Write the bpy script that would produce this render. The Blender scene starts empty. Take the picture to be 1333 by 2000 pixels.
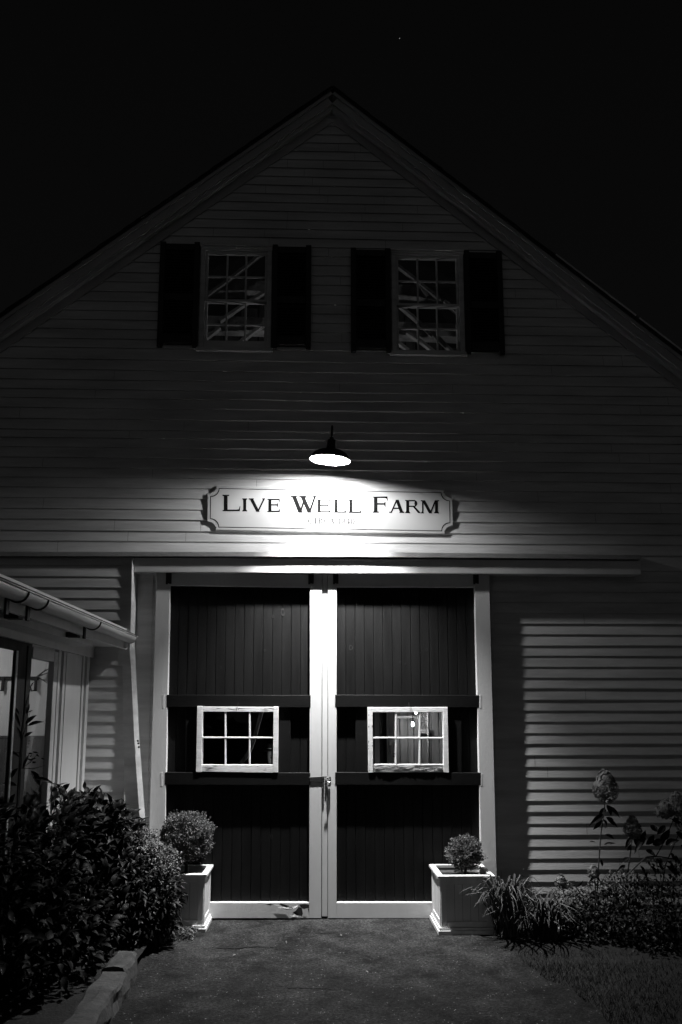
import bpy, math, random
from mathutils import Vector, Matrix, noise
R = math.radians
PI = math.pi
random.seed(7)
S = bpy.context.scene
C = S.collection

# ------------------------------------------------------------------ camera
F, CX, CY = 1500., 666., 1166.          # focal length and principal point in pixels of the 1333 x 2000 frame
D, HC = 7.3, 1.832                      # metres from the barn wall, eye height
PITCH, YAW = R(8.5), R(1.8)
cd = bpy.data.cameras.new('camera')
cam = bpy.data.objects.new('camera', cd)
C.objects.link(cam)
cam.location = (0, -D, HC)
cam.rotation_euler = (PI/2 + PITCH, 0, -YAW)
cd.sensor_width = 36
cd.lens = F/2000*36
cd.shift_x = (666.5-CX)/2000
cd.shift_y = (CY-1000)/2000
cd.clip_start = .05
cd.clip_end = 3000
S.camera = cam

# ------------------------------------------------------------------ night sky
world = bpy.data.worlds.new('World')
S.world = world
world.use_nodes = True
nt = world.node_tree
nt.nodes.clear()
wo = nt.nodes.new('ShaderNodeOutputWorld')
bg = nt.nodes.new('ShaderNodeBackground')
sky = nt.nodes.new('ShaderNodeTexSky')
sky.sky_type = 'NISHITA'; sky.sun_disc = False
sky.sun_elevation = R(-6); sky.sun_rotation = R(180)
tcw = nt.nodes.new('ShaderNodeTexCoord')
sep = nt.nodes.new('ShaderNodeSeparateXYZ')
rmp = nt.nodes.new('ShaderNodeValToRGB')
nt.links.new(tcw.outputs['Generated'], sep.inputs[0])
# unseen glow added behind the camera so the barn front gets ambient light
mp = nt.nodes.new('ShaderNodeMapRange')
mp.inputs[1].default_value = -1; mp.inputs[2].default_value = 1
nt.links.new(sep.outputs['Y'], mp.inputs[0])
nt.links.new(mp.outputs[0], rmp.inputs[0])
e = rmp.color_ramp.elements
e[0].position = 0.0; e[0].color = (.040, .040, .040, 1)
x_ = e.new(.36); x_.color = (.014, .014, .014, 1)
x_ = e.new(.55); x_.color = (.0043, .0043, .0043, 1)
x_ = e.new(.80); x_.color = (.0035, .0035, .0035, 1)
e[len(e)-1].position = 1.0; e[len(e)-1].color = (.0040, .0040, .0040, 1)
# darker towards the zenith
mz = nt.nodes.new('ShaderNodeMapRange')
mz.inputs[1].default_value = 0.0; mz.inputs[2].default_value = .75
mz.inputs[3].default_value = 1.0; mz.inputs[4].default_value = .55
nt.links.new(sep.outputs['Z'], mz.inputs[0])
mul = nt.nodes.new('ShaderNodeMixRGB'); mul.blend_type = 'MULTIPLY'; mul.inputs[0].default_value = 1
nt.links.new(rmp.outputs[0], mul.inputs[1]); nt.links.new(mz.outputs[0], mul.inputs[2])
nt.links.new(mul.outputs[0], bg.inputs[0])
bg.inputs[1].default_value = 1.0
nt.links.new(bg.outputs[0], wo.inputs[0])
nt.nodes.remove(sky)

S.view_settings.view_transform = 'Standard'
S.view_settings.look = 'None'
S.view_settings.exposure = 0
S.view_settings.gamma = 1
S.view_settings.use_curve_mapping = False
S.render.engine = 'CYCLES'
S.cycles.use_denoising = True
S.cycles.max_bounces = 8
S.cycles.transparent_max_bounces = 16
S.cycles.sample_clamp_indirect = 4.0
S.cycles.caustics_reflective = False
S.cycles.caustics_refractive = False
LAMP = 1650.      # radiance of the barn lamp's bulb

# ------------------------------------------------------------------ pixel rays of the photograph -> points on real planes
def ray(px, py):
    u = (px-CX)/F; v = (CY-py)/F
    cp, sp, cy, sy = math.cos(PITCH), math.sin(PITCH), math.cos(YAW), math.sin(YAW)
    return Vector((sy*cp + u*cy - v*sy*sp, cy*cp - u*sy - v*cy*sp, sp + v*cp))
def W(px, py, q=0.):
    """point on the plane q metres in front of the barn wall"""
    d = ray(px, py); t = (D-q)/d.y
    return Vector((d.x*t, -q, HC+d.z*t))
def G(px, py, z=0.):
    d = ray(px, py); t = (z-HC)/d.z
    return Vector((d.x*t, -D+d.y*t, z))

# ------------------------------------------------------------------ materials
def new_mat(name):
    m = bpy.data.materials.new(name); m.use_nodes = True
    m.node_tree.nodes.clear()
    return m, m.node_tree
def paint(name, base, rough=.6, var=.15, scale=3., bump=.15, bscale=40., stretch=(1, 1, 1), spots=0., spotcol=.1, spec=.4, stainscale=2.):
    m, t = new_mat(name); N = t.nodes; L = t.links
    out = N.new('ShaderNodeOutputMaterial'); p = N.new('ShaderNodeBsdfPrincipled')
    L.new(p.outputs[0], out.inputs[0])
    tc = N.new('ShaderNodeTexCoord'); mpg = N.new('ShaderNodeMapping'); mpg.inputs['Scale'].default_value = stretch
    L.new(tc.outputs['Object'], mpg.inputs[0])
    n1 = N.new('ShaderNodeTexNoise'); n1.inputs['Scale'].default_value = scale; n1.inputs['Detail'].default_value = 8
    n1.inputs['Roughness'].default_value = .65
    L.new(mpg.outputs[0], n1.inputs[0])
    cr = N.new('ShaderNodeValToRGB')
    lo, hi = base*(1-var), min(1, base*(1+var))
    cr.color_ramp.elements[0].position = .3; cr.color_ramp.elements[0].color = (lo, lo, lo, 1)
    cr.color_ramp.elements[1].position = .7; cr.color_ramp.elements[1].color = (hi, hi, hi, 1)
    L.new(n1.outputs[0], cr.inputs[0])
    col = cr.outputs[0]
    if spots > 0:
        n2 = N.new('ShaderNodeTexNoise'); n2.inputs['Scale'].default_value = stainscale*9; n2.inputs['Detail'].default_value = 6
        n2.inputs['Roughness'].default_value = .75
        L.new(mpg.outputs[0], n2.inputs[0])
        c2 = N.new('ShaderNodeValToRGB'); c2.color_ramp.elements[0].position = 1-spots; c2.color_ramp.elements[1].position = 1-spots+.03
        L.new(n2.outputs[0], c2.inputs[0])
        mx = N.new('ShaderNodeMixRGB'); mx.inputs[2].default_value = (spotcol,)*3+(1,)
        L.new(c2.outputs[0], mx.inputs[0]); L.new(col, mx.inputs[1]); col = mx.outputs[0]
    L.new(col, p.inputs['Base Color'])
    p.inputs['Roughness'].default_value = rough
    p.inputs['Specular IOR Level'].default_value = spec
    n3 = N.new('ShaderNodeTexNoise'); n3.inputs['Scale'].default_value = bscale; n3.inputs['Detail'].default_value = 6
    L.new(mpg.outputs[0], n3.inputs[0])
    b = N.new('ShaderNodeBump'); b.inputs['Strength'].default_value = bump; b.inputs['Distance'].default_value = .01
    L.new(n3.outputs[0], b.inputs['Height']); L.new(b.outputs[0], p.inputs['Normal'])
    return m
M = {}
M['siding'] = paint('white_siding_paint', .64, .75, .24, 2.2, .12, 30, (.5, 4, 4), .30, .22, .2, 2.5)
M['rake'] = paint('weathered_rake_paint', .46, .8, .12, 3, .12, 30)
M['white'] = paint('white_trim_paint', .72, .6, .07, 1.6, .10, 30, (3, 3, .8), .27, .35, .35, 2.)
M['sash'] = paint('chipped_white_sash_paint', .74, .65, .12, 6, .5, 45, (.6, 1, 5), .36, .16, .3, 3.)
M['annex'] = paint('white_annex_paint', .70, .6, .06, 3, .08, 30, (3, 3, .6), .0, .3, .3)
M['cap'] = paint('dirty_white_cap_paint', .42, .7, .2, 8, .3, 60, (.6, 2, 2), .38, .12, .2, 3.)
M['door'] = paint('dark_door_paint', .0085, .55, .45, 2.5, .35, 60, (6, 6, .5), .29, .022, .12, 1.2)
M['rail'] = paint('dark_rail_paint', .007, .6, .2, 3, .2, 50, (.7, 6, 6), .27, .018, .12, 1.2)
M['shutter'] = paint('black_shutter_paint', .010, .6, .2, 3, .1)
M['iron'] = paint('black_iron', .02, .55, .3, 20, .3, 90, spec=.5)
M['lampshell'] = paint('black_enamel', .012, .5, .1, 8, .02, 20, spec=.2)
M['enamel'] = paint('white_enamel', .85, .4, .03, 8, .0)
M['signwhite'] = paint('cream_sign_paint', .56, .5, .05, 1.2, .05, 20, (1, 1, 1), .31, .42, .5, 3.)
M['black'] = paint('black_sign_paint', .006, .6, .1, 10, .02, spec=.06)
M['gold'] = paint('faded_gold_paint', .018, .5, .2, 20, .02, spec=.6)
M['roof'] = paint('dark_roof_shingle', .02, .9, .3, 9, .6, 40)
M['wood'] = paint('old_barn_wood', .14, .8, .45, 2.5, .5, 30, (5, 5, .5), .35, .05, .2, 1.5)
M['loftwood'] = paint('old_loft_wood', .42, .85, .5, 3.5, .5, 25, (2, 2, 2), .36, .06, .2, 1.)
M['loftboard'] = paint('old_loft_boards', .10, .85, .6, 3., .5, 25, (5, 2, .6), .40, .03, .2, 1.)
M['darkwood'] = paint('dark_interior_wood', .03, .85, .4, 3, .4, 30, (5, 5, .5))
M['planter'] = paint('white_planter_paint', .80, .55, .10, 3, .2, 35, (4, 4, .6), .33, .4, .35)
M['soil'] = paint('dark_soil', .008, .95, .5, 18, .9, 60)
M['stone'] = paint('grey_kerb_stone', .045, .85, .5, 9, .8, 30, spots=.36, spotcol=.03)
M['bark'] = paint('dark_stem', .04, .8, .3, 20, .4)
M['gutter'] = paint('white_gutter_metal', .62, .38, .06, 4, .03, spec=.5)
M['skin'] = paint('pale_skin', .42, .55, .06, 12, .05)
M['cloth'] = paint('dark_wool_coat', .02, .9, .2, 20, .3)
M['knot'] = paint('pale_stain', .018, .6, .4, 30, .2)
M['knob'] = paint('worn_steel', .35, .35, .2, 20, .1)
def leaf_mat(name, base, rough=.45, spec=.5):
    m, t = new_mat(name); N = t.nodes; L = t.links
    out = N.new('ShaderNodeOutputMaterial'); p = N.new('ShaderNodeBsdfPrincipled')
    L.new(p.outputs[0], out.inputs[0])
    tc = N.new('ShaderNodeTexCoord'); n1 = N.new('ShaderNodeTexNoise'); n1.inputs['Scale'].default_value = 14
    L.new(tc.outputs['Object'], n1.inputs[0])
    cr = N.new('ShaderNodeValToRGB')
    a, b = base*.55, base*1.6
    cr.color_ramp.elements[0].position = .35; cr.color_ramp.elements[0].color = (a, a, a, 1)
    cr.color_ramp.elements[1].position = .68; cr.color_ramp.elements[1].color = (b, b, b, 1)
    L.new(n1.outputs[0], cr.inputs[0]); L.new(cr.outputs[0], p.inputs['Base Color'])
    p.inputs['Roughness'].default_value = rough; p.inputs['Specular IOR Level'].default_value = spec
    return m
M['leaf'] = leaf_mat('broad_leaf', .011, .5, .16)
M['shadeleaf'] = leaf_mat('shaded_broad_leaf', .0055, .55, .08)  # broad leaf darkened: the corner's shade is put into its colour
M['box'] = leaf_mat('box_leaf', .11, .42)
M['small'] = leaf_mat('small_leaf', .13, .5)
M['blade'] = leaf_mat('daylily_blade', .055, .5, .3)
M['petal'] = leaf_mat('pale_petal', .22, .8, .2)
M['grass'] = leaf_mat('grass_blade', .013, .6, .2)
def emit(name, k):
    m, t = new_mat(name); out = t.nodes.new('ShaderNodeOutputMaterial'); q = t.nodes.new('ShaderNodeEmission')
    q.inputs[0].default_value = (1, 1, 1, 1); q.inputs[1].default_value = k
    t.links.new(q.outputs[0], out.inputs[0]); return m
M['bulb'] = emit('glowing_bulb', LAMP)
def glass(name, refl=1., wav=0., bump=.12):
    m, t = new_mat(name); N = t.nodes; L = t.links
    out = N.new('ShaderNodeOutputMaterial'); tr = N.new('ShaderNodeBsdfTransparent'); gl = N.new('ShaderNodeBsdfGlossy')
    tr.inputs[0].default_value = (.86, .86, .86, 1)
    gl.inputs['Roughness'].default_value = .03
    fr = N.new('ShaderNodeFresnel'); fr.inputs[0].default_value = 1.5 if refl == 1. else refl
    tc = N.new('ShaderNodeTexCoord'); n = N.new('ShaderNodeTexNoise'); n.inputs['Scale'].default_value = 5
    L.new(tc.outputs['Object'], n.inputs[0])
    b = N.new('ShaderNodeBump'); b.inputs['Strength'].default_value = bump; b.inputs['Distance'].default_value = .03
    L.new(n.outputs[0], b.inputs['Height']); L.new(b.outputs[0], gl.inputs['Normal'])
    mx = N.new('ShaderNodeMixShader')
    if wav > 0:     # old wavy glass bends what is behind it
        tr = N.new('ShaderNodeBsdfRefraction'); tr.inputs['IOR'].default_value = 1.12; tr.inputs['Roughness'].default_value = 0
        tr.inputs[0].default_value = (.86, .86, .86, 1)
        n2 = N.new('ShaderNodeTexNoise'); n2.inputs['Scale'].default_value = 3.5; L.new(tc.outputs['Object'], n2.inputs[0])
        b2 = N.new('ShaderNodeBump'); b2.inputs['Strength'].default_value = wav; b2.inputs['Distance'].default_value = .05
        L.new(n2.outputs[0], b2.inputs['Height']); L.new(b2.outputs[0], tr.inputs['Normal'])
    L.new(fr.outputs[0], mx.inputs[0]); L.new(tr.outputs[0], mx.inputs[1]); L.new(gl.outputs[0], mx.inputs[2])
    L.new(mx.outputs[0], out.inputs[0])
    return m
M['glass'] = glass('window_glass')
M['glass2'] = glass('clear_glass', 1.3, bump=.0)

def ground_mat():
    m, t = new_mat('worn_asphalt'); N = t.nodes; L = t.links
    out = N.new('ShaderNodeOutputMaterial'); p = N.new('ShaderNodeBsdfPrincipled'); L.new(p.outputs[0], out.inputs[0])
    tc = N.new('ShaderNodeTexCoord')
    def nz(s, d=8, r=.6):
        n = N.new('ShaderNodeTexNoise'); n.inputs['Scale'].default_value = s; n.inputs['Detail'].default_value = d; n.inputs['Roughness'].default_value = r
        L.new(tc.outputs['Object'], n.inputs[0]); return n
    def ramp(src, p0, c0, p1, c1):
        c = N.new('ShaderNodeValToRGB'); c.color_ramp.elements[0].position = p0; c.color_ramp.elements[1].position = p1
        c.color_ramp.elements[0].color = (c0,)*3+(1,); c.color_ramp.elements[1].color = (c1,)*3+(1,); L.new(src, c.inputs[0]); return c.outputs[0]
    def mix(mode, f, a, b):
        x = N.new('ShaderNodeMixRGB'); x.blend_type = mode
        for i, v in enumerate((f, a, b)):
            if hasattr(v, 'links'): L.new(v, x.inputs[i])
            else: x.inputs[i].default_value = v if i == 0 else (v,)*3+(1,)
        return x.outputs[0]
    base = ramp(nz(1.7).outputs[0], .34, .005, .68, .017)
    # pale worn apron at the sill; fading light down the drive painted in
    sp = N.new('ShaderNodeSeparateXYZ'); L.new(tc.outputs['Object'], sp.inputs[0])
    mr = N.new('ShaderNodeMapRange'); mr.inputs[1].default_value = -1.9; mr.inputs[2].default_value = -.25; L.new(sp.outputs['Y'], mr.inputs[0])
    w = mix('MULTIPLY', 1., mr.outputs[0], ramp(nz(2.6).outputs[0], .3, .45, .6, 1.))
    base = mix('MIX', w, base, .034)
    grit = mix('MULTIPLY', 1., ramp(nz(48, 3, .8).outputs[0], .36, .35, .66, 1.9), ramp(nz(3, 8, .78).outputs[0], .38, .3, .62, 1.8))
    base = mix('MULTIPLY', 1., base, grit)
    v = N.new('ShaderNodeTexVoronoi'); v.inputs['Scale'].default_value = 38; L.new(tc.outputs['Object'], v.inputs[0])
    chip = ramp(v.outputs['Distance'], .10, 1, .16, 0)
    n2 = ramp(nz(12, 4).outputs[0], .50, 0, .60, 1)
    base = mix('MIX', mix('MULTIPLY', 1., chip, n2), base, .26)
    # fine cracks
    vc = N.new('ShaderNodeTexVoronoi'); vc.feature = 'DISTANCE_TO_EDGE'; vc.inputs['Scale'].default_value = .9
    nn = nz(3.5, 6); ad = N.new('ShaderNodeVectorMath'); ad.operation = 'MULTIPLY_ADD'; ad.inputs[1].default_value = (.35,)*3
    L.new(nn.outputs['Color'], ad.inputs[0]); L.new(tc.outputs['Object'], ad.inputs[2]); L.new(ad.outputs[0], vc.inputs[0])
    ck = mix('MULTIPLY', 1., ramp(vc.outputs['Distance'], .002, .8, .006, 0), ramp(nz(1.3, 3).outputs[0], .55, 0, .62, 1))
    base = mix('MIX', ck, base, .010)
    L.new(base, p.inputs['Base Color']); p.inputs['Roughness'].default_value = .85; p.inputs['Specular IOR Level'].default_value = .15
    b = N.new('ShaderNodeBump'); b.inputs['Strength'].default_value = 1.; b.inputs['Distance'].default_value = .012
    L.new(mix('ADD', .5, nz(60, 4, .7).outputs[0], nz(7, 5).outputs[0]), b.inputs['Height']); L.new(b.outputs[0], p.inputs['Normal'])
    return m
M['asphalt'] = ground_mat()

# ------------------------------------------------------------------ mesh builder
class MB:
    def __init__(s): s.v = []; s.f = []; s.mi = []; s.st = []
    def mark(s): s.st.append((len(s.f), len(s.v)))
    def face(s, pts, mi=0):
        s.mark()
        n = len(s.v); s.v += [tuple(p) for p in pts]; s.f.append(tuple(range(n, n+len(pts)))); s.mi.append(mi); return s
    def box(s, x0, x1, q0, q1, z0, z1, mi=0, M4=None):
        """q0..q1 metres in front of the wall (y = -q)"""
        s.mark()
        P = [Vector((x, -q, z)) for x in (x0, x1) for q in (q0, q1) for z in (z0, z1)]
        if M4: P = [M4@p for p in P]
        n = len(s.v); s.v += [tuple(p) for p in P]
        for f in ((0, 1, 3, 2), (4, 6, 7, 5), (0, 4, 5, 1), (2, 3, 7, 6), (0, 2, 6, 4), (1, 5, 7, 3)):
            s.f.append(tuple(n+i for i in f)); s.mi.append(mi)
        return s
    def bbox(s, x0, x1, q0, q1, z0, z1, b=.004, mi=0):
        """box whose front edges are chamfered"""
        P = []
        for (q, ins) in ((q0, 0), (q1-b, 0), (q1, b)):
            P.append([(x0+ins, -q, z0+ins), (x1-ins, -q, z0+ins), (x1-ins, -q, z1-ins), (x0+ins, -q, z1-ins)])
        s.loft(P, True, True, mi); return s
    def loft(s, rings, c0=False, c1=False, mi=0, closed=True):
        s.mark(); n = len(s.v); k = len(rings[0])
        for r in rings: s.v += [tuple(p) for p in r]
        for i in range(len(rings)-1):
            for j in range(k if closed else k-1):
                a = n+i*k+j; b = n+i*k+(j+1) % k
                s.f.append((a, b, b+k, a+k)); s.mi.append(mi)
        if c0: s.f.append(tuple(n+j for j in range(k))[::-1]); s.mi.append(mi)
        if c1: s.f.append(tuple(n+(len(rings)-1)*k+j for j in range(k))); s.mi.append(mi)
        return s
    def prism(s, poly, q0, q1, mi=0):
        """poly: (x, z) outline, extruded from q0 to q1"""
        return s.loft([[(x, -q0, z) for x, z in poly], [(x, -q1, z) for x, z in poly]], True, True, mi)
    def prism3(s, P, thick, mi=0):
        """quad/polygon of wall points pushed forward by thick"""
        return s.loft([[Vector(p) for p in P], [Vector(p)+Vector((0, -thick, 0)) for p in P]], True, True, mi)
    def tube(s, pts, r, seg=8, mi=0, caps=True):
        pts = [Vector(p) for p in pts]
        rs = r if isinstance(r, (list, tuple)) else [r]*len(pts)
        rings = []; up = Vector((0, 0, 1))
        for i, p in enumerate(pts):
            t = (pts[min(i+1, len(pts)-1)]-pts[max(i-1, 0)]).normalized()
            a = t.cross(up if abs(t.dot(up)) < .95 else Vector((1, 0, 0))).normalized(); b = t.cross(a)
            if rings and a.dot(pa) < 0: a, b = -a, -b
            pa = a
            rings.append([p+(a*math.cos(2*PI*j/seg)+b*math.sin(2*PI*j/seg))*rs[i] for j in range(seg)])
        return s.loft(rings, caps, caps, mi)
    def lathe(s, prof, seg=32, M4=None, mi=0, c0=False, c1=False):
        rings = []
        for r, z in prof:
            ring = [Vector((r*math.cos(2*PI*j/seg), r*math.sin(2*PI*j/seg), z)) for j in range(seg)]
            rings.append([M4@p for p in ring] if M4 else ring)
        return s.loft(rings, c0, c1, mi)
    def leaf(s, p, d, n, L, w, mi=0, fold=.25, droop=.25):
        """pointed oval leaf folded along its midrib and arching towards the tip"""
        d = d.normalized(); side = d.cross(n)
        if side.length < 1e-4: side = d.cross(Vector((.3, .5, .8)))
        side.normalize(); n = side.cross(d).normalized()
        k = len(s.v); s.mark()
        if L < .03:
            sec = ((.35, .5), (.7, .42))
        else:
            sec = ((.16, .34), (.36, .5), (.58, .47), (.80, .26))
        s.v.append(tuple(p))
        for f, h in sec:
            c = p+d*L*f+n*L*(.10*math.sin(PI*f)-droop*f*f)
            s.v += [tuple(c), tuple(c+side*w*h+n*w*fold*h*2), tuple(c-side*w*h+n*w*fold*h*2)]
        s.v.append(tuple(p+d*L-n*L*droop)); t = len(s.v)-1
        s.f += [(k, k+1, k+2), (k, k+3, k+1)]
        for i in range(len(sec)-1):
            a = k+1+i*3
            s.f += [(a, a+3, a+4, a+1), (a, a+2, a+5, a+3)]
        a = k+1+(len(sec)-1)*3
        s.f += [(a, t, a+1), (a, a+2, t)]
        s.mi += [mi]*(4+2*(len(sec)-1))
    def each(s, name, mat, parent, marks=None):
        """one object for every primitive (or every run between the given marks)"""
        st = (marks if marks is not None else s.st)+[(len(s.f), len(s.v))]; out = []
        for (f0, v0), (f1, v1) in zip(st, st[1:]):
            if f1 == f0: continue
            m = MB(); m.v = s.v[v0:v1]; m.f = [tuple(i-v0 for i in f) for f in s.f[f0:f1]]; m.mi = s.mi[f0:f1]
            out.append(m.build(name, mat, parent))
        return out
    def build(s, name, mat, parent=None, smooth=False, origin=None):
        me = bpy.data.meshes.new(name)
        o0 = Vector(origin) if origin is not None else Vector((0, 0, 0))
        if parent is not None: o0 = WORLD[parent.name]
        me.from_pydata([tuple(Vector(v)-o0) for v in s.v], [], s.f)
        for m in (mat if isinstance(mat, list) else [mat]): me.materials.append(m)
        me.polygons.foreach_set('material_index', s.mi)
        if smooth: me.polygons.foreach_set('use_smooth', [True]*len(me.polygons))
        me.update()
        o = bpy.data.objects.new(name, me); C.objects.link(o)
        if parent is not None: o.parent = parent
        else: o.location = o0
        WORLD[o.name] = o0
        return o
WORLD = {}
def tag(o, label=None, cat=None, group=None, kind=None):
    for k, v in (('label', label), ('category', cat), ('group', group), ('kind', kind)):
        if v: o[k] = v
    return o
def empty(name, loc, label, cat, group=None):
    o = bpy.data.objects.new(name, None); C.objects.link(o); o.location = loc; o.empty_display_size = .1
    WORLD[o.name] = Vector(loc)
    return tag(o, label, cat, group)
def rnd(a, b): return random.uniform(a, b)
def rvec():
    while True:
        v = Vector((rnd(-1, 1), rnd(-1, 1), rnd(-1, 1)))
        if .05 < v.length < 1: return v.normalized()

# ================================================================== GROUND
g = MB()
g.face([(-400, -400, -.012), (400, -400, -.012), (400, 600, -.012), (-400, 600, -.012)])
tag(g.build('ground', M['soil']), kind='structure')
# asphalt drive that runs up to the doors, slightly uneven sheet
g = MB(); nx, ny = 60, 120
X0, X1, Y0, Y1 = -1.26, 1.9, -14, -.02
def edge(y):   # right-hand edge of the asphalt
    q = -y
    return 1.30+.22*min(q, 3)+.03*math.sin(q*7)+.02*math.sin(q*17+1) if q > .0 else 1.3
ids = {}
for i in range(ny+1):
    y = Y1+(Y0-Y1)*(i/ny)**1.6
    for j in range(nx+1):
        x = X0+(edge(y)-X0)*j/nx
        z = .004*noise.noise(Vector((x*1.3, y*1.3, 0)))+.0016*noise.noise(Vector((x*6, y*6, 2)))
        if j == nx: z -= .02
        g.v.append((x, y, z))
for i in range(ny):
    for j in range(nx):
        a = i*(nx+1)+j; g.f.append((a, a+1, a+nx+2, a+nx+1)); g.mi.append(0)
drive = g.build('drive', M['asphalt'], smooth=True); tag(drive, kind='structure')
# open crack across the drive in front of the doors
def crack(pts, w0, name='drive_crack'):
    m = MB(); top = []; bot = []
    n = len(pts)*9
    P = []
    for i in range(n):
        t = i/(n-1)*(len(pts)-1); k = min(int(t), len(pts)-2); f = t-k
        a = Vector(pts[k]).lerp(Vector(pts[k+1]), f)
        a += Vector((0, .014*noise.noise(Vector((t*3.7, 3, w0*99))), 0)); P.append(a)
    for i, a in enumerate(P):
        w = w0*math.sin(PI*(i+.3)/(n-.4))*(.5+abs(noise.noise(Vector((i*.9, 1, 5))))*1.6)
        top.append(a+Vector((0, w, .0065))); bot.append(a+Vector((0, -w, .0065)))
    m.loft([top, bot], closed=False)
    tag(m.build(name, M['soil']), kind='structure')
crack([G(405, 1851), G(450, 1853), G(505, 1850), G(560, 1852)], .017)
crack([G(580, 1819), G(625, 1824), G(690, 1819)], .008)
crack([G(500, 1916), G(560, 1930), G(620, 1931), G(700, 1934)], .007)
# planting beds
g = MB()
for i in range(40):
    for j in range(14):
        def hz(a, b):
            x = -6+a*(4.72)/14; y = -.02-b*8/40
            return (x, y, .07+.03*noise.noise(Vector((x*3, y*3, 0))))
        g.face([hz(j, i), hz(j, i+1), hz(j+1, i+1), hz(j+1, i)])
tag(g.build('planting_bed', M['soil'], smooth=True), kind='structure')
g = MB()
for i in range(24):
    for j in range(24):
        def hz(a, b):
            x = 1.32+a*5/24; y = -.02-b*1.5/24
            k = min(1, max(0, (1.15+.25*noise.noise(Vector((x*1.7, 3, 0)))+.12*noise.noise(Vector((x*6, 1, 0)))+y)/.25))
            return (x, y, -.02+(.045+.035*noise.noise(Vector((x*4, y*4, 0))))*k*min(1, a/2))
        g.face([hz(j, i), hz(j, i+1), hz(j+1, i+1), hz(j+1, i)])
tag(g.build('flower_bed', M['soil'], smooth=True), kind='structure')

# ================================================================== BARN
barn = empty('barn', (0, 0, 0), 'large white clapboard barn with a steep gable and dark double doors', 'barn')
APX = W(650, 168, .13)                           # ridge, front edge of the roof
LS, RS = .800, .826
def roof_z(x, off=0.):
    return APX.z-off-((APX.x-x)*LS if x < APX.x else (x-APX.x)*RS)
XL, XR = -5.2, 5.6
winL = dict(x0=W(395, 580).x, x1=W(527, 580).x)
# openings in the siding (x0, x1, z0, z1)
dl = W(318, 1500, 0).x; dr = W(943, 1500, 0).x; dtop = W(630, 1135, 0).z
OP = []
UW = []                                            # upper windows: casing corners in photo pixels
for (a, b, c, d) in (((393, 474), (533, 478), (388, 682), (529, 686)), ((764, 483), (904, 487), (767, 690), (911, 694))):
    P = [W(*a, .03), W(*b, .03), W(*c, .03), W(*d, .03)]
    x0 = (P[0].x+P[2].x)/2; x1 = (P[1].x+P[3].x)/2; z1 = (P[0].z+P[1].z)/2; z0 = (P[2].z+P[3].z)/2
    UW.append((x0, x1, z0, z1)); OP.append((x0+.045, x1-.045, z0+.07, z1-.07))
OP.append((dl+.10, dr-.12, -.1, dtop-.12))
# clapboards
zl = [-.02]
while zl[-1] < 3.20: zl.append(zl[-1]+.1035+.003*math.sin(len(zl)*2.3))
mid = [1082, 1060, 1040, 1018, 998, 977, 957, 937.5, 918.6, 899, 879, 860.6, 845, 824.4, 803, 784, 767, 748.3, 728.6, 708.3, 686.4, 669, 649.7, 631.7, 614, 596, 577, 557.7, 539.7, 519.4]
zm = [W(645, y).z for y in mid]
zl = [z for z in zl if z < zm[0]-.07]+zm
while zl[-1] < 8.3: zl.append(zl[-1]+.0995)
sd = MB()
rs = random.Random(3)
for i in range(len(zl)-1):
    z0, z1 = zl[i], zl[i+1]
    zc = (z0+z1)/2
    xa = max(XL, APX.x-(APX.z-.10-z0)/LS); xb = min(XR, APX.x+(APX.z-.12-z0)/RS)
    if xb-xa < .1: break
    segs = [(xa, xb)]
    for (a, b, c, d) in OP:
        if c < zc < d:
            ns = []
            for (p, q) in segs:
                if b <= p or a >= q: ns.append((p, q)); continue
                if a > p: ns.append((p, a))
                if b < q: ns.append((b, q))
            segs = ns
    t = (.0105 if z0 < 3.5 else .0145)+rs.uniform(-.001, .0020)
    ph = rs.uniform(0, 100)
    for (p, q) in segs:
        n = max(2, int((q-p)/.12)+1)
        rows = [[], [], []]
        for j in range(n+1):
            x = p+(q-p)*j/n
            dz = .0045*noise.noise(Vector((x*.7, ph, 0)))+.0010*noise.noise(Vector((x*5, ph, 3))); dt = .0013*noise.noise(Vector((x*1.4, ph, 7)))
            zt = min(z1+.002, roof_z(x, .05))
            zb_ = min(z0+dz, zt)
            rows[0].append((x, -.0005, zb_)); rows[1].append((x, -(t+dt), zb_)); rows[2].append((x, -.0015, zt))
        sd.loft(rows, closed=False)
    # butt joints: thin dark seams where two boards meet
    for _ in range(2):
        xj = rs.uniform(xa, xb)
        if any(a-.1 < xj < b+.1 and c < zc < d for (a, b, c, d) in OP): continue
        sd.face([(xj, -(t+.0012), z0+.001), (xj+.0022, -(t+.0012), z0+.001), (xj+.0022, -.0035, z1-.006), (xj, -.0035, z1-.006)], 1)
o = sd.build('siding', [M['siding'], M['darkwood']], barn)
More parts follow.
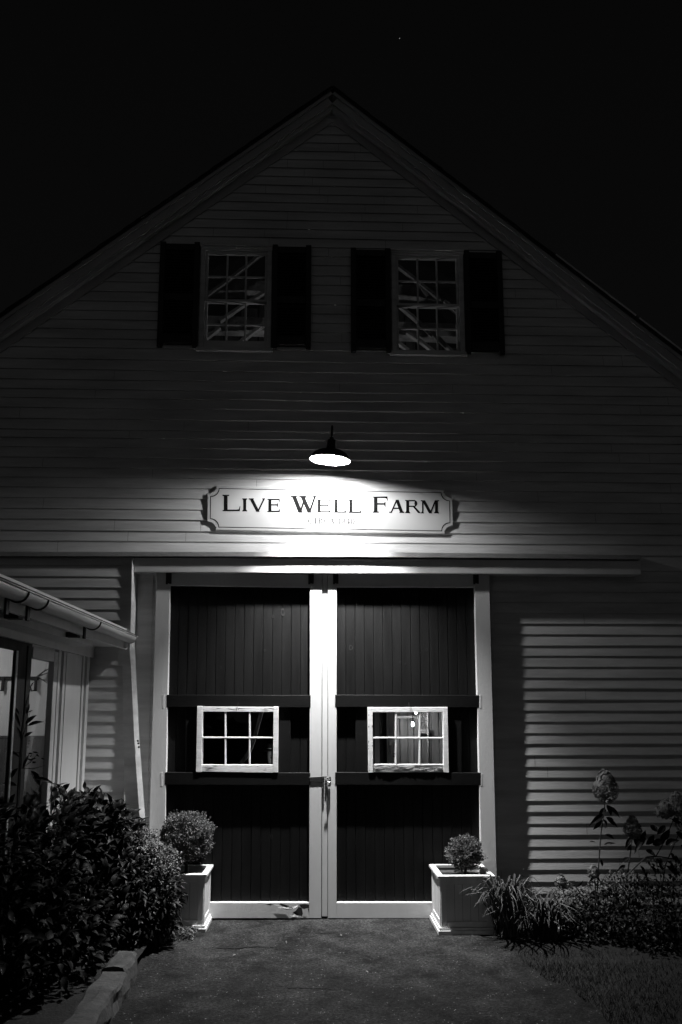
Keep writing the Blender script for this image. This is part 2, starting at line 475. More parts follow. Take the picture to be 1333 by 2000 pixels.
# shell behind the siding keeps the barn dark inside
sh = MB()
DEP = 7.0
def opn(sh, x0, x1, z0, z1, y):   # sheathing panel grid without the openings
    xs = sorted({x0, x1, *[v for (a, b, c, d) in OP for v in (a, b)]}); zs = sorted({z0, z1, *[v for (a, b, c, d) in OP for v in (c, d)]})
    for i in range(len(xs)-1):
        for j in range(len(zs)-1):
            xm, zm_ = (xs[i]+xs[i+1])/2, (zs[j]+zs[j+1])/2
            if any(a < xm < b and c < zm_ < d for (a, b, c, d) in OP): continue
            P = [(x, y, min(z, roof_z(x, .15))) for x, z in ((xs[i], zs[j]), (xs[i+1], zs[j]), (xs[i+1], zs[j+1]), (xs[i], zs[j+1]))]
            # split at the ridge so the clipped top follows the gable
            k = max(1, int((xs[i+1]-xs[i])/.25))
            for m in range(k):
                xa = xs[i]+(xs[i+1]-xs[i])*m/k; xb = xs[i]+(xs[i+1]-xs[i])*(m+1)/k
                za, zb_ = min(zs[j+1], roof_z(xa, .15)), min(zs[j+1], roof_z(xb, .15))
                if za <= zs[j] and zb_ <= zs[j]: continue
                sh.face([(xa, y, min(zs[j], za)), (xb, y, min(zs[j], zb_)), (xb, y, zb_), (xa, y, za)])
opn(sh, XL, XR, -.02, 8.3, .03)
sh.face([(XL, .03, -.02), (XL, DEP, -.02), (XL, DEP, roof_z(XL, .2)), (XL, .03, roof_z(XL, .2))])
sh.face([(XR, .03, -.02), (XR, DEP, -.02), (XR, DEP, roof_z(XR, .2)), (XR, .03, roof_z(XR, .2))])
sh.face([(XL, DEP, -.02), (XR, DEP, -.02), (XR, DEP, roof_z(XR, .2)), (APX.x, DEP, APX.z-.2), (XL, DEP, roof_z(XL, .2))])
sh.build('wall', M['darkwood'], barn)
fl = MB(); fl.box(XL+.01, XR-.01, -DEP+.01, -.06, .0, .03); fl.build('barn_floor', M['darkwood'], barn)
fl = MB(); fl.box(XL+.01, XR-.01, -DEP+.01, -.06, 4.55, 4.62); fl.build('loft_floor', M['darkwood'], barn)

# roof slopes and rake trim
def slab(x0, z0, x1, z1, q0, q1, th, mi=0, mb=None):
    d = Vector((x1-x0, 0, z1-z0)).normalized(); n = Vector((-d.z, 0, d.x))
    if n.z < 0: n = -n
    P = [Vector((x0, 0, z0)), Vector((x1, 0, z1)), Vector((x1, 0, z1))+n*th, Vector((x0, 0, z0))+n*th]
    mb.prism([(p.x, p.z) for p in P], q0, q1, mi)
for side, xe in ((-1, XL-.35), (1, XR+.35)):
    def off(o): return (xe, roof_z(xe, o)), (APX.x, APX.z-o)
    mb = MB()
    # shingles as narrow courses: a slightly stepped upper surface
    (x0, z0), (x1, z1) = off(.030)
    slab(x0, z0, x1, z1, -DEP-.2, .13, .030, 0, mb)
    nseg = 46
    for k in range(nseg):
        a, b = k/nseg, (k+1)/nseg+.004
        xa, za = x0+(x1-x0)*a, z0+(z1-z0)*a+.022; xb, zb_ = x0+(x1-x0)*min(b, 1), z0+(z1-z0)*min(b, 1)+.016
        slab(xa, za, xb, zb_, -DEP-.2, .138+rnd(-.004, .006), .014, 0, mb)
    mb.build('roof', M['roof'], barn)
    mb = MB(); (x0, z0), (x1, z1) = off(.075); slab(x0, z0, x1, z1, .0, .115, .043, 0, mb)     # crown
    (x0, z0), (x1, z1) = off(.175); slab(x0, z0, x1, z1, .075, .098, .098, 0, mb)            # fascia
    (x0, z0), (x1, z1) = off(.22); slab(x0, z0, x1, z1, -.02, .0745, .10, 0, mb)             # soffit box
    mb.build('rake_fascia', M['rake'], barn)
    mb = MB(); (x0, z0), (x1, z1) = off(.33); slab(x0, z0, x1, z1, .0, .022, .12, 0, mb)
    mb.build('rake_frieze', M['rake'], barn)
# bright drip edge strips along the right rake
mb = MB()
for a, b in (((1085, 505), (1238, 622)), ((1248, 629), (1333, 693))):
    A = W(*a, .14); B = W(*b, .14)
    slab(B.x+.02, roof_z(B.x+.02, .004), A.x, roof_z(A.x, .004), .146, .152, .014, 0, mb)
mb.each('drip_edge', M['gutter'], barn)

# ---- upper windows with shutters
def window(idx, x0, x1, z0, z1):
    cs = .050
    w = MB()                                                      # casing
    for (a, b, c, d, q) in ((x0, x0+cs, z0+.03, z1-.075, .028), (x1-cs, x1, z0+.03, z1-.075, .028), (x0, x1, z1-.075, z1-.03, .030)):
        w.bbox(a, b, -.03, q, c, d)
    w.bbox(x0-.012, x1+.012, .0, .048, z1-.032, z1-.006)            # drip cap
    w.bbox(x0-.006, x1+.006, .0, .038, z1-.055, z1-.034)
    win = w.build('window', M['siding'], barn)
    s = MB(); s.bbox(x0-.02, x1+.02, -.03, .042, z0-.012, z0+.030, .005); s.build('sill', M['siding'], win)
    ix0, ix1, iz0, iz1 = x0+cs, x1-cs, z0+.03, z1-.075
    zm_ = (iz0+iz1)/2-.005
    def sash(c, d, q, bot, top):
        f = MB(); st = .024
        f.bbox(ix0, ix0+st, q-.03, q, c, d); f.bbox(ix1-st, ix1, q-.03, q, c, d)
        f.bbox(ix0+st, ix1-st, q-.03, q, c, c+bot); f.bbox(ix0+st, ix1-st, q-.03, q, d-top, d)
        so = f.build('sash', M['siding'], win)
        gx0, gx1, gz0, gz1 = ix0+st, ix1-st, c+bot, d-top
        m = MB()
        for k in (1, 2):
            xm = gx0+(gx1-gx0)*k/3; m.bbox(xm-.009, xm+.009, q-.022, q-.004, gz0, gz1, .003)
        m.bbox(gx0, gx1, q-.021, q-.0055, (gz0+gz1)/2-.009, (gz0+gz1)/2+.009, .003)
        m.build('muntin', M['siding'], win)
        gl = MB(); gl.face([(gx0, -(q-.012), gz0), (gx1, -(q-.012), gz0), (gx1, -(q-.012), gz1), (gx0, -(q-.012), gz1)])
        gl.build('pane', M['glass'], win)
    sash(zm_-.014, iz1, .006, .026, .026)
    sash(iz0, zm_+.014, -.026, .045, .026)
    return win
for k, (x0, x1, z0, z1) in enumerate(UW): window(k, x0, x1, z0, z1)
def shutter(px):
    P = [W(x, y, .05) for x, y in px]
    a, b, c, d = P   # top-left, top-right, bottom-right, bottom-left
    m = MB(); x0, x1 = (a.x+d.x)/2, (b.x+c.x)/2
    z1, z0 = (a.z+b.z)/2, (c.z+d.z)/2
    sk = (a.z-b.z)/2*.6
    st = .055
    m.bbox(x0, x0+st, .016, .050, z0, z1); m.bbox(x1-st, x1, .016, .050, z0, z1)
    zmid = z0+(z1-z0)*.46
    for (c0, c1) in ((z0+.02, z0+.11), (zmid-.04, zmid+.04), (z1-.09, z1-.02)): m.bbox(x0+st, x1-st, .016, .047, c0, c1)
    z = z0+.12
    while z < z1-.1:
        if not (zmid-.06 < z < zmid+.04):
            m.face([(x0+st, -.020, z+.028), (x1-st, -.020, z+.028), (x1-st, -.042, z), (x0+st, -.042, z)])
            m.face([(x0+st, -.042, z), (x1-st, -.042, z), (x1-st, -.042, z-.005), (x0+st, -.042, z-.005)])
        z += .03
    # horns at the foot, ragged with age
    m.bbox(x0, x0+.05, .018, .049, z0-.02, z0+.002); m.bbox(x1-.05, x1, .018, .049, z0-.018, z0+.002)
    m.box(x0+.01, x1-.01, .012, .019, z0+.01, z1-.01)
    return m.build('shutter', M['shutter'], barn)
shutter([(314, 470), (392, 473), (384, 673), (306, 672)])
shutter([(532, 477), (608, 478), (608, 677), (531, 676)])
shutter([(685, 483), (762, 484), (766, 683), (687, 684)])
shutter([(904, 488), (979, 489), (989, 688), (914, 686)])

# ---- loft interior seen through the upper windows: rafters, collar beams, braces, boards
def beam(name, a, b, w, h, mat):
    a, b = Vector(a), Vector(b); m = MB()
    d = (b-a).normalized(); sidev = Vector((0, 1, 0)) if abs(d.y) < .9 else Vector((1, 0, 0)); up = sidev.cross(d).normalized()
    n = 10; rings = []
    for i in range(n+1):
        c = a.lerp(b, i/n)
        j = .012*noise.noise(c*2.5)
        rings.append([c+sidev*(w/2)*sx+up*((h/2)*sz+j+.006*noise.noise(c*9+Vector((sx, sz, 0)))) for sx, sz in ((-1, -1), (1, -1), (1, 1), (-1, 1))])
    m.loft(rings, True, True)
    return m.build(name, mat, barn)
def bp(px, py, q): return W(px, py, q)
Q1 = -.75
beam('loft_beam', bp(330, 559, Q1), bp(1000, 582, Q1), .16, .13, M['loftwood'])
beam('loft_beam', bp(330, 634, Q1), bp(1000, 655, Q1), .16, .15, M['loftwood'])
beam('loft_beam', bp(680, 488, Q1), bp(1000, 499, Q1), .16, .10, M['loftwood'])
for a, b, q in (((400, 583), (545, 472), -.62), ((430, 628), (545, 551), -.60), ((395, 668), (430, 640), -.55), ((450, 684), (520, 630), -.62),
                ((750, 498), (860, 587), -.62), ((808, 545), (835, 580), -.64), ((770, 588), (845, 655), -.60), ((868, 590), (905, 620), -.60), ((795, 650), (850, 690), -.55), ((845, 650), (885, 690), -.6), ((768, 660), (798, 686), -.6)):
    beam('loft_brace', bp(*a, q), bp(*b, q), .06, .032, M['loftwood'])
m = MB()                                                          # gappy back boards of the loft
x = -2.6
while x < 3.0:
    w = rnd(.14, .24)
    m.box(x, x+w-rnd(.004, .03), -1.9-rnd(0, .03), -1.88, 4.62, min(roof_z(x, .5), roof_z(x+w, .5)))
    x += w
m.build('loft_partition', M['loftboard'], barn)

# ---- cap board and sliding-door track
lA, lB = W(262, 1087, .185), W(1252, 1092, .185)
cap = MB()
P = [W(-260, 1077, .185), W(262, 1078, .185), W(700, 1078, .185), W(1252, 1084, .185)]
Q = [W(-260, 1086, .185), W(262, 1086, .185), W(700, 1087, .185), W(1252, 1092, .185)]
rings = []
for a, b in zip(P, Q):
    rings.append([b, a, Vector((a.x, -.012, a.z+.035)), Vector((b.x, -.012, b.z))])
n_r = []
for i in range(len(rings)-1):
    for k in range(14):
        f = k/14; rr = [Vector(u).lerp(Vector(v), f) for u, v in zip(rings[i], rings[i+1])]
        j = .003*noise.noise(Vector((rr[0].x*4, 5, 1)))
        rr[0] += Vector((0, 0, j)); n_r.append(rr)
n_r.append([Vector(u) for u in rings[-1]])
cap.loft(n_r, True, True)
cap.build('cap_board', M['cap'], barn)
tr = MB()
A, B, Cc, Dd = W(262, 1089, .152), W(1252, 1095, .152), W(1252, 1122, .152), W(262, 1117, .152)
tr.loft([[(p.x, -.002, p.z) for p in (A, B, Cc, Dd)], [(p.x, -.148, p.z) for p in (A, B, Cc, Dd)], [(p.x+s*.004, -.152, p.z-t*.004) for p, s, t in ((A, 1, 1), (B, -1, 1), (Cc, -1, -1), (Dd, 1, -1))]], True, True)
tr.prism3([W(262, 1112.5, .1522), W(1240, 1118.5, .1522), W(1240, 1121.7, .1522), W(262, 1116.5, .1522)], .0015)   # bottom lip
tr.build('track_cover', M['white'], barn)

# ---- the pair of sliding doors
def quadbox(m, pts, q0, q1, mi=0, b=.003):
    """pts in photo pixels, lying on plane q1: TL, TR, BR, BL"""
    P = [W(x, y, q1) for x, y in pts]
    c = sum(P, Vector())/4
    ring0 = [Vector((p.x, -q0, p.z)) for p in P]; ring1 = [Vector((p.x, -(q1-b), p.z)) for p in P]
    ring2 = [Vector((p.x+(b if p.x < c.x else -b), -q1, p.z+(b if p.z < c.z else -b))) for p in P]
    m.loft([ring0, ring1, ring2], True, True, mi); return m
QP, QS, QR = .045, .097, .072        # planks, stiles, rails
def bar_edge(y, p0, p1):             # x of a line through two pixels at height y
    return p0[0]+(p1[0]-p0[0])*(y-p0[1])/(p1[1]-p0[1])
doors = []
for dn, (xl_t, xl_b, xr_t, xr_b, st, sb, win) in enumerate((
        ((333, 1147), (318, 1763), (606, 1147), (604, 1763), 0, 0, (385, 543)),
        ((658, 1147), (658, 1763), (927, 1147), (943, 1763), 0, 0, (719, 876)))):
    L = lambda y: bar_edge(y, xl_t, xl_b)
    Rr = lambda y: bar_edge(y, xr_t, xr_b)
    rsd = random.Random(11+dn)
    # planks: tongue-and-groove boards with v-joints, cut out round the window
    m = MB()
    nb = 15
    wx = win
    wt, wb = 1390, 1500
    TOP, BOT = 1125, 1778
    cols = [k/nb for k in range(nb+1)]
    for k in range(nb):
        def px(y, f): return L(y)+(Rr(y)-L(y))*f
        spans = [(TOP, BOT)]
        xm = (px(1440, cols[k])+px(1440, cols[k+1]))/2
        if wx[0]+4 < xm < wx[1]-4: spans = [(TOP, 1386), (1503, BOT)]
        dq = rsd.uniform(-.0015, .0015)
        for (ya, yb) in spans:
            n = 8
            rows = []
            for i in range(n+1):
                y = ya+(yb-ya)*i/n
                a, b = px(y, cols[k]), px(y, cols[k+1])
                g_ = .9
                A0 = W(a, y, QP-.006); A1 = W(a+g_, y, QP+dq); B1 = W(b-g_, y, QP+dq); B0 = W(b, y, QP-.006)
                rows.append([A0, A1, B1, B0])
            m.loft(rows, closed=False)
    dm = m.build('door', M['door'], barn)
    tag(dm, ('left sliding door with a window showing a dark interior' if dn == 0 else 'right sliding door with a peeling window and lit room behind'))
    doors.append(dm)
    # knots and stains in the planks
    m = MB()
    kn = ((553, 1196, 4, 10), (536, 1188, 5, 8), (534, 1204, 3, 4), (432, 1304, 2.5, 4), (518, 1270, 3, 3), (531, 1634, 3, 6), (391, 1280, 2, 2)) if dn == 0 else ((686, 1265, 5, 7), (745, 1328, 7, 9), (782, 1293, 2.5, 3), (792, 1297, 2, 2.5), (834, 1269, 3, 4), (745, 1200, 1.4, 1.4), (822, 1275, 1.6, 2), (693, 1604, 5, 3))
    kmarks = []
    kn = [(x, y, a*.75, b*.75) for (x, y, a, b) in kn if a < 4.5 or x == 686]
    for (x, y, a, b) in kn:
        kmarks.append((len(m.f), len(m.v)))
        n = 18; o_ = []; i_ = []
        for j in range(n):
            t = 2*PI*j/n; kx = 1+.12*math.sin(3*t+x)
            o_.append(W(x+a*kx*math.cos(t), y+b*kx*math.sin(t), QP+.0026)); i_.append(W(x+a*.62*math.cos(t), y+b*.66*math.sin(t), QP+.0026))
        m.loft([o_, i_])
    m.each('knot', M['knot'], dm, kmarks)
    # dark rails and the muntin boards beside the window
    m = MB()
    for (t0, b0) in ((1357, 1381), (1508.5, 1533)):
        e0 = L(t0)-2; e1 = Rr(t0)+(2 if dn == 0 else 4)
        if dn == 1: e0 = 655
        quadbox(m, ((e0, t0), (e1, t0+.8), (e1, b0+.8), (e0-.4, b0)), QP-.01, .0985)
    m.each('rail', M['rail'], dm)
    m = MB()
    for (a, b) in (((363, 386), (542, 568)) if dn == 0 else ((695, 720), (875, 902))):
        quadbox(m, ((a, 1380), (b, 1380), (b, 1509), (a-.6, 1509)), QP-.01, .0760)
    m.each('rail', M['rail'], dm)
    # white stiles, top rail, bottom rail
    m = MB()
    so = ((306, 1119), (333, 1119), (319, 1794), (287, 1794)) if dn == 0 else ((927, 1121), (956, 1121), (973, 1793), (943, 1793))
    quadbox(m, so, .012, QS)
    m.build('stile', M['white'], dm)
    m = MB()
    si = ((606, 1119), (629.2, 1119), (628, 1793.5), (604, 1793.5)) if dn == 0 else ((641.3, 1119), (658, 1119), (658, 1793.5), (641, 1793.5))
    quadbox(m, si, .012, QS-.001)
    m.build('stile', M['white'], dm)
    m = MB()
    if dn == 0: quadbox(m, ((331, 1119), (607, 1122), (607, 1147), (330, 1143)), .012, QS-.0035)
    else: quadbox(m, ((657, 1120), (929, 1122), (929, 1147), (657, 1146)), .012, QS-.0035)
    m.build('rail', M['white'], dm)
    m = MB()
    if dn == 0: quadbox(m, ((317, 1763), (605, 1763), (605, 1793.5), (317, 1793.5)), .012, QS-.004)
    else: quadbox(m, ((657, 1763), (945, 1763), (945, 1793.5), (657, 1793.5)), .012, QS-.004)
    m.build('rail', M['white'], dm)
    # roller hangers under the track
    for hx in ((330, 608) if dn == 0 else (656, 930)):
        m = MB()
        c = W(hx, 1130, QS)
        m.bbox(c.x-.026, c.x-.006, QS-.002, QS+.010, c.z-.055, c.z+.06); m.bbox(c.x+.004, c.x+.026, QS-.002, QS+.010, c.z-.05, c.z+.06)
        m.bbox(c.x-.006, c.x+.004, QS-.002, QS+.004, c.z-.045, c.z+.06)
        for dz in (-.03, .02):
            m.bbox(c.x-.020, c.x-.010, QS+.010, QS+.016, c.z+dz, c.z+dz+.01)
        m.build('hanger', M['iron'], dm)
    # the sash: frame, muntins, panes
    sx0, sx1 = win; sy0, sy1 = 1381, 1509
    qs = .108
    ws = MB()
    if dn == 0:
        quadbox(ws, ((385.5, 1379), (396, 1379), (394.5, 1508), (383, 1508)), QP-.02, qs)
        quadbox(ws, ((534.5, 1380), (544.5, 1380), (543.5, 1508.5), (533, 1508.5)), QP-.02, qs)
        quadbox(ws, ((395, 1380), (535, 1381), (535, 1390.5), (395, 1390)), QP-.02, qs-.002)
        quadbox(ws, ((394, 1493.5), (534, 1493.5), (534, 1509.5), (393, 1507)), QP-.02, qs-.002)
        gx = (396, 440.5, 488, 534); gy = (1390.5, 1440.5, 1493.5)
    else:
        quadbox(ws, ((718.5, 1381), (728.5, 1381), (729.5, 1509), (720, 1509)), QP-.02, qs)
        quadbox(ws, ((865.5, 1381), (875, 1381), (877.5, 1509), (867, 1508.5)), QP-.02, qs)
        quadbox(ws, ((728.3, 1381.5), (866, 1381), (866, 1391), (728.3, 1391)), QP-.02, qs-.002)
        quadbox(ws, ((729, 1492.5), (867, 1492.5), (867, 1508.5), (729.5, 1509)), QP-.02, qs-.012)
        gx = (728.5, 774, 820.5, 866); gy = (1391, 1441, 1492.5)
    wo_ = ws.build('window', M['sash'], dm)
    for k in (1, 2):
        m = MB(); quadbox(m, ((gx[k]-1.7, gy[0]-1), (gx[k]+1.7, gy[0]-1), (gx[k]+1.3, gy[2]+1), (gx[k]-1.7, gy[2]+1)), QP+.01, qs-.006); m.build('muntin', M['sash'], dm)
    m = MB(); quadbox(m, ((gx[0]-1, gy[1]-1.6), (gx[3]+1, gy[1]-1.0), (gx[3]+1, gy[1]+2.), (gx[0]-1, gy[1]+1.6)), QP+.012, qs-.0045); m.build('muntin', M['sash'], dm)
    m = MB()
    m.face([W(gx[0]-2, gy[0]-2, QP+.022), W(gx[3]+2, gy[0]-2, QP+.022), W(gx[3]+2, gy[2]+2, QP+.022), W(gx[0]-2, gy[2]+2, QP+.022)])
    m.build('pane', M['glass'], dm)
    # weathering of the sash
    m = MB(); rr = random.Random(5+dn)
    if dn == 0:
        for (x0, x1, y0, n) in ((420, 470, 1383, 5), (500, 533, 1385, 3), (397, 425, 1497, 5), (396, 410, 1502, 3), (510, 533, 1501, 2)):
            for _ in range(n):
                x = rr.uniform(x0, x1-8); y = y0+rr.uniform(-1.5, 3.5); l = rr.uniform(7, 22); s_ = rr.uniform(-.05, .05)
                P = [W(x, y, qs+.0006), W(x+l*.4, y-.5+s_*l, qs+.0006), W(x+l, y+s_*l, qs+.0006), W(x+l*.5, y+.6+s_*l, qs+.0006)]
                m.face(P)
        # a wire hook that holds the sash
        m.tube([W(466, 1371, .113), W(464, 1380, .117), W(462, 1388, .112)], .0022, 5)
        m.tube([W(468, 1383, .112), W(465, 1387, .114)], .002, 5)
    else:
        m.tube([W(799, 1372, .110), W(799.5, 1379, .114)], .0030, 5); m.tube([W(803, 1380, .1085), W(806, 1391, .1085)], .0012, 4)
        for _ in range(12):
            x = rr.choice((720, 722, 727)); y = rr.uniform(1385, 1505)
            m.face([W(x, y, qs+.0006), W(x+rr.uniform(.5, 2), y+rr.uniform(-1, 1), qs+.0006), W(x+.5, y+rr.uniform(2, 8), qs+.0006)])
    m.each('crack' if dn == 0 else 'chip', M['iron'], dm)
    if dn == 1:    # split and peeling bottom rail: raised slivers of old wood
        m = MB()
        y = 1494.5
        while y < 1508.5:
            x = 729.5
            while x < 865:
                l = rr.uniform(18, 60); x1 = min(x+l, 866.5); h = rr.uniform(1.2, 3.0); s_ = rr.uniform(-1.4, 1.4)
                n = 6; up_, dn_ = [], []
                for i in range(n+1):
                    f = i/n; xx = x+(x1-x)*f; th = h*(.25+math.sin(PI*min(max(f, .06), .94)))*.42; yy = y+s_*(f-.5)+rr.uniform(-.35, .35)
                    qq = qs-.010+rr.uniform(.001, .014)
                    up_.append(W(xx, min(max(yy-th, 1493), 1509), qq)); dn_.append(W(xx, min(max(yy+th, 1493), 1509.3), qs-.011))
                m.loft([up_, dn_], closed=False)
                x += l*rr.uniform(.55, .9)
            y += rr.uniform(1.6, 2.6)
        tag(m.build('weathered_rail', M['sash'], dm), 'split and peeling bottom rail of the sash')
# little pale cleat marks where the rails run over the stiles
m = MB()
for (x, y0, y1) in ((319.5, 1356, 1384), (939, 1357, 1384), (941, 1511, 1536), (316, 1508, 1536)):
    quadbox(m, ((x-2.5, y0), (x+2.5, y0), (x+2.5, y1), (x-2.5, y1)), QS-.002, QS+.0015)
m.each('cleat', M['white'], doors[0])
# rotten corner of the left bottom rail
m = MB(); q = QS-.0034
for poly in (((546, 1766), (552, 1769), (560, 1772), (566, 1770), (556, 1766.5), (549, 1764.6)), ((572, 1782), (578, 1779), (584, 1771), (590, 1774), (592, 1784), (590, 1790), (583, 1790.6), (577, 1786)),
             ((585, 1766.5), (597, 1765.5), (604, 1767), (608.5, 1768.5), (608.5, 1773), (601, 1773.6), (594, 1775.5), (588, 1772)), ((602, 1775), (608, 1775), (608.5, 1788), (604, 1783)), ((518, 1766), (528, 1767.5), (535, 1766), (527, 1765.3))):
    m.face([W(x, y, q) for x, y in poly])
m.each('rot_hole', M['darkwood'], doors[0])
m = MB(); rr = random.Random(9)
for poly in (((536, 1766), (548, 1768), (560, 1773), (570, 1772), (578, 1770), (584, 1768), (574, 1775), (560, 1777), (545, 1773)), ((566, 1787), (574, 1785), (580, 1788), (590, 1790), (570, 1790.5)), ((592, 1776), (600, 1774.4), (600, 1776), (594, 1777))):
    P = [W(x, y, q+rr.uniform(.004, .012)) for x, y in poly]; m.face(P)
m.each('peeling_paint', M['sash'], doors[0])
# astragal strip in the gap between the doors
m = MB(); quadbox(m, ((630.4, 1119), (640.4, 1119), (640, 1790), (629.4, 1790)), .0, .084); m.build('astragal', M['white'], barn)
# hasp, staple and padlock
lk = MB(); q = QS
quadbox(lk, ((604, 1517.5), (629, 1516.5), (629, 1527), (606, 1528)), q-.001, q+.006)
quadbox(lk, ((629, 1516), (634, 1516), (634, 1528), (629, 1528)), .080, q+.022)
quadbox(lk, ((635, 1516), (639, 1516), (639, 1527), (635, 1527)), .080, q+.012)
quadbox(lk, ((639, 1517), (647, 1517), (647, 1526), (639, 1526)), q-.001, q+.006)
hasp = lk.build('hasp', M['iron'], barn)
m = MB(); c = W(640, 1521.5, q+.030)
m.tube([c+Vector((.022*math.cos(t), -.012*math.sin(t*.5), .010*math.sin(t))) for t in [2*PI*k/14 for k in range(15)]], .0035, 6)
pb = W(642.5, 1530, q+.018); m.bbox(pb.x-.014, pb.x+.014, q+.008, q+.024, pb.z-.018, pb.z+.016, .004)
m.build('padlock', M['knob'], barn)
m = MB(); m.tube([W(638.5, 1521, .110), W(638.7, 1545, .106), W(640.5, 1575, .100)], [.003, .0026, .0015], 6); m.build('pin', M['iron'], barn)
for (x, y) in ((607, 1521), (613, 1522.5), (621, 1521)): pass

# sill and jamb boards beside the doors
m = MB()
quadbox(m, ((262, 1120), (300, 1120), (283, 1793), (262, 1793)), .0, .0135)
quadbox(m, ((957.5, 1122), (962, 1122), (979, 1793), (973, 1793)), .0, .013)
m.each('jamb', M['siding'], barn)

# ---- room behind the doors: partition between the two windows, boarded back room, post, hanging bulb
m = MB()
x = W(760, 1440, -.3).x
m.box(.60, .63, -1.9, -.08, .03, 4.5)  # added to keep the bulb's light away from the left window
m.build('blocking_partition', M['darkwood'], barn)
m = MB()                                                             # vertical boards behind the right-hand window
rr = random.Random(2)
edges = [765, 781, 797, 809, 824, 840, 843, 858, 864, 880, 900]
for k in range(len(edges)-1):
    a, b = W(edges[k], 1440, -1.35), W(edges[k+1], 1440, -1.35)
    dq = rr.uniform(0, .02)
    m.bbox(a.x+.003, b.x-.004, -1.38, -1.35+dq, .03, 2.9)
m.build('board_wall', M['wood'], barn)
m = MB(); a, b = W(757, 1440, -.55), W(771, 1440, -.55); m.bbox(a.x, b.x, -.62, -.55, .03, 3.6); 
m.build('post', M['white'], barn)
m = MB()
m.box(W(756, 1440, -.55).x-.03, 4.0, -.63, -.60, 3.3, 3.33)
m.bbox(W(836, 1440, -.9).x, W(839, 1440, -.9).x, -.95, -.9, .03, 3.3)
m.bbox(W(820, 1440, -1.2).x, W(838, 1440, -1.2).x, -1.25, -1.2, W(800, 1433, -1.2).z, W(800, 1424, -1.2).z)
m.bbox(W(768, 1440, -1.2).x, W(812, 1440, -1.2).x, -1.3, -1.2, W(800, 1403, -1.2).z, W(800, 1398, -1.2).z)
m.each('stud', M['wood'], barn)
m = MB(); c = W(769.5, 1478, -.545); m.tube([c, c+Vector((0, -.03, 0)), c+Vector((0, -.035, .04))], .008, 6); m.build('latch', M['iron'], barn)
# curved brace behind the left-hand window
m = MB()
pts = [W(x, y, -.5) for x, y in ((520, 1370), (510, 1395), (500, 1432), (490, 1462), (480, 1480), (466, 1494), (446, 1512))]
rg = []
for i, p in enumerate(pts):
    t = (pts[min(i+1, len(pts)-1)]-pts[max(i-1, 0)]).normalized(); s_ = Vector((0, 1, 0)); u = t.cross(s_)
    rg.append([p+u*.019+s_*.03, p+u*.019-s_*.03, p-u*.019-s_*.03, p-u*.019+s_*.03])
m.loft(rg, True, True)
m.build('brace', M['wood'], barn)

# hanging lights inside
def hanging_bulb(pos, top, k, rad, label, arms=False, cord=True):
    t = empty('pendant_light', (pos.x, pos.y, top), label, 'pendant light')
    m = MB(); prof = [(0.001, -rad*1.5), (rad*.6, -rad*1.2), (rad, -rad*.3), (rad*.85, rad*.5), (rad*.4, rad*1.5), (rad*.35, rad*2.0)]
    m.lathe(prof, 16, Matrix.Translation(pos)); m.build('bulb', emit('small_bulb', k), t, True)
    if cord:
        m = MB(); m.tube([pos+Vector((0, 0, rad*2)), Vector((pos.x, pos.y, top))], .004, 6)
        m.lathe([(rad*.5, rad*1.9), (rad*.55, rad*3.6), (.004, rad*3.9)], 12, Matrix.Translation(pos)); m.build('cord', M['iron'], t)
    if arms:
        m = MB()
        for (cx, cy, r0) in ((824, 1408, 9), (818, 1402, 7)):
            m.tube([W(cx+r0*math.cos(a), cy+r0*1.2*math.sin(a), -.95) for a in [x*.45-1.9 for x in range(9)]], .0055, 6)
        m.tube([W(813, 1390, -.95), W(815, 1400, -.95), W(822, 1412, -.95), W(832, 1407, -.95), W(836, 1396, -.95)], .006, 6)
        m.build('bracket', M['iron'], t)
    return t
hanging_bulb(W(806.5, 1415, -.85), 3.28, 1200., .0125, 'small glowing bulb on a black iron bracket behind the right door window', True)
hanging_bulb(W(813, 1392.5, -1.0), 3.28, 350., .010, 'tiny second bulb high up behind the right door window')
hanging_bulb(Vector((-2.0, 4.3, 5.2)), 6.4, 0., .03, 'x') if False else None

# ================================================================== SMALL LOFT LIGHT (lit room behind the upper windows)
def loft_light(x, y, z, k, label):
    t = empty('floor_lamp', (x, y, 4.62), label, 'lamp')
    m = MB(); m.lathe([(.001, -.05), (.035, -.03), (.045, 0), (.03, .035), (.001, .05)], 16, Matrix.Translation((x, y, z))); m.build('bulb', emit('loft_bulb', k), t, True)
    m = MB(); m.lathe([(.09, 4.62), (.09, 4.635), (.012, 4.645), (.010, z-.09), (.024, z-.08), (.024, z-.04)], 12, Matrix.Translation((x, y, 0)), c0=True); m.build('stand', M['iron'], t)
loft_light(.13, .30, 4.90, 100., 'work lamp glowing on the loft floor behind the upper windows')

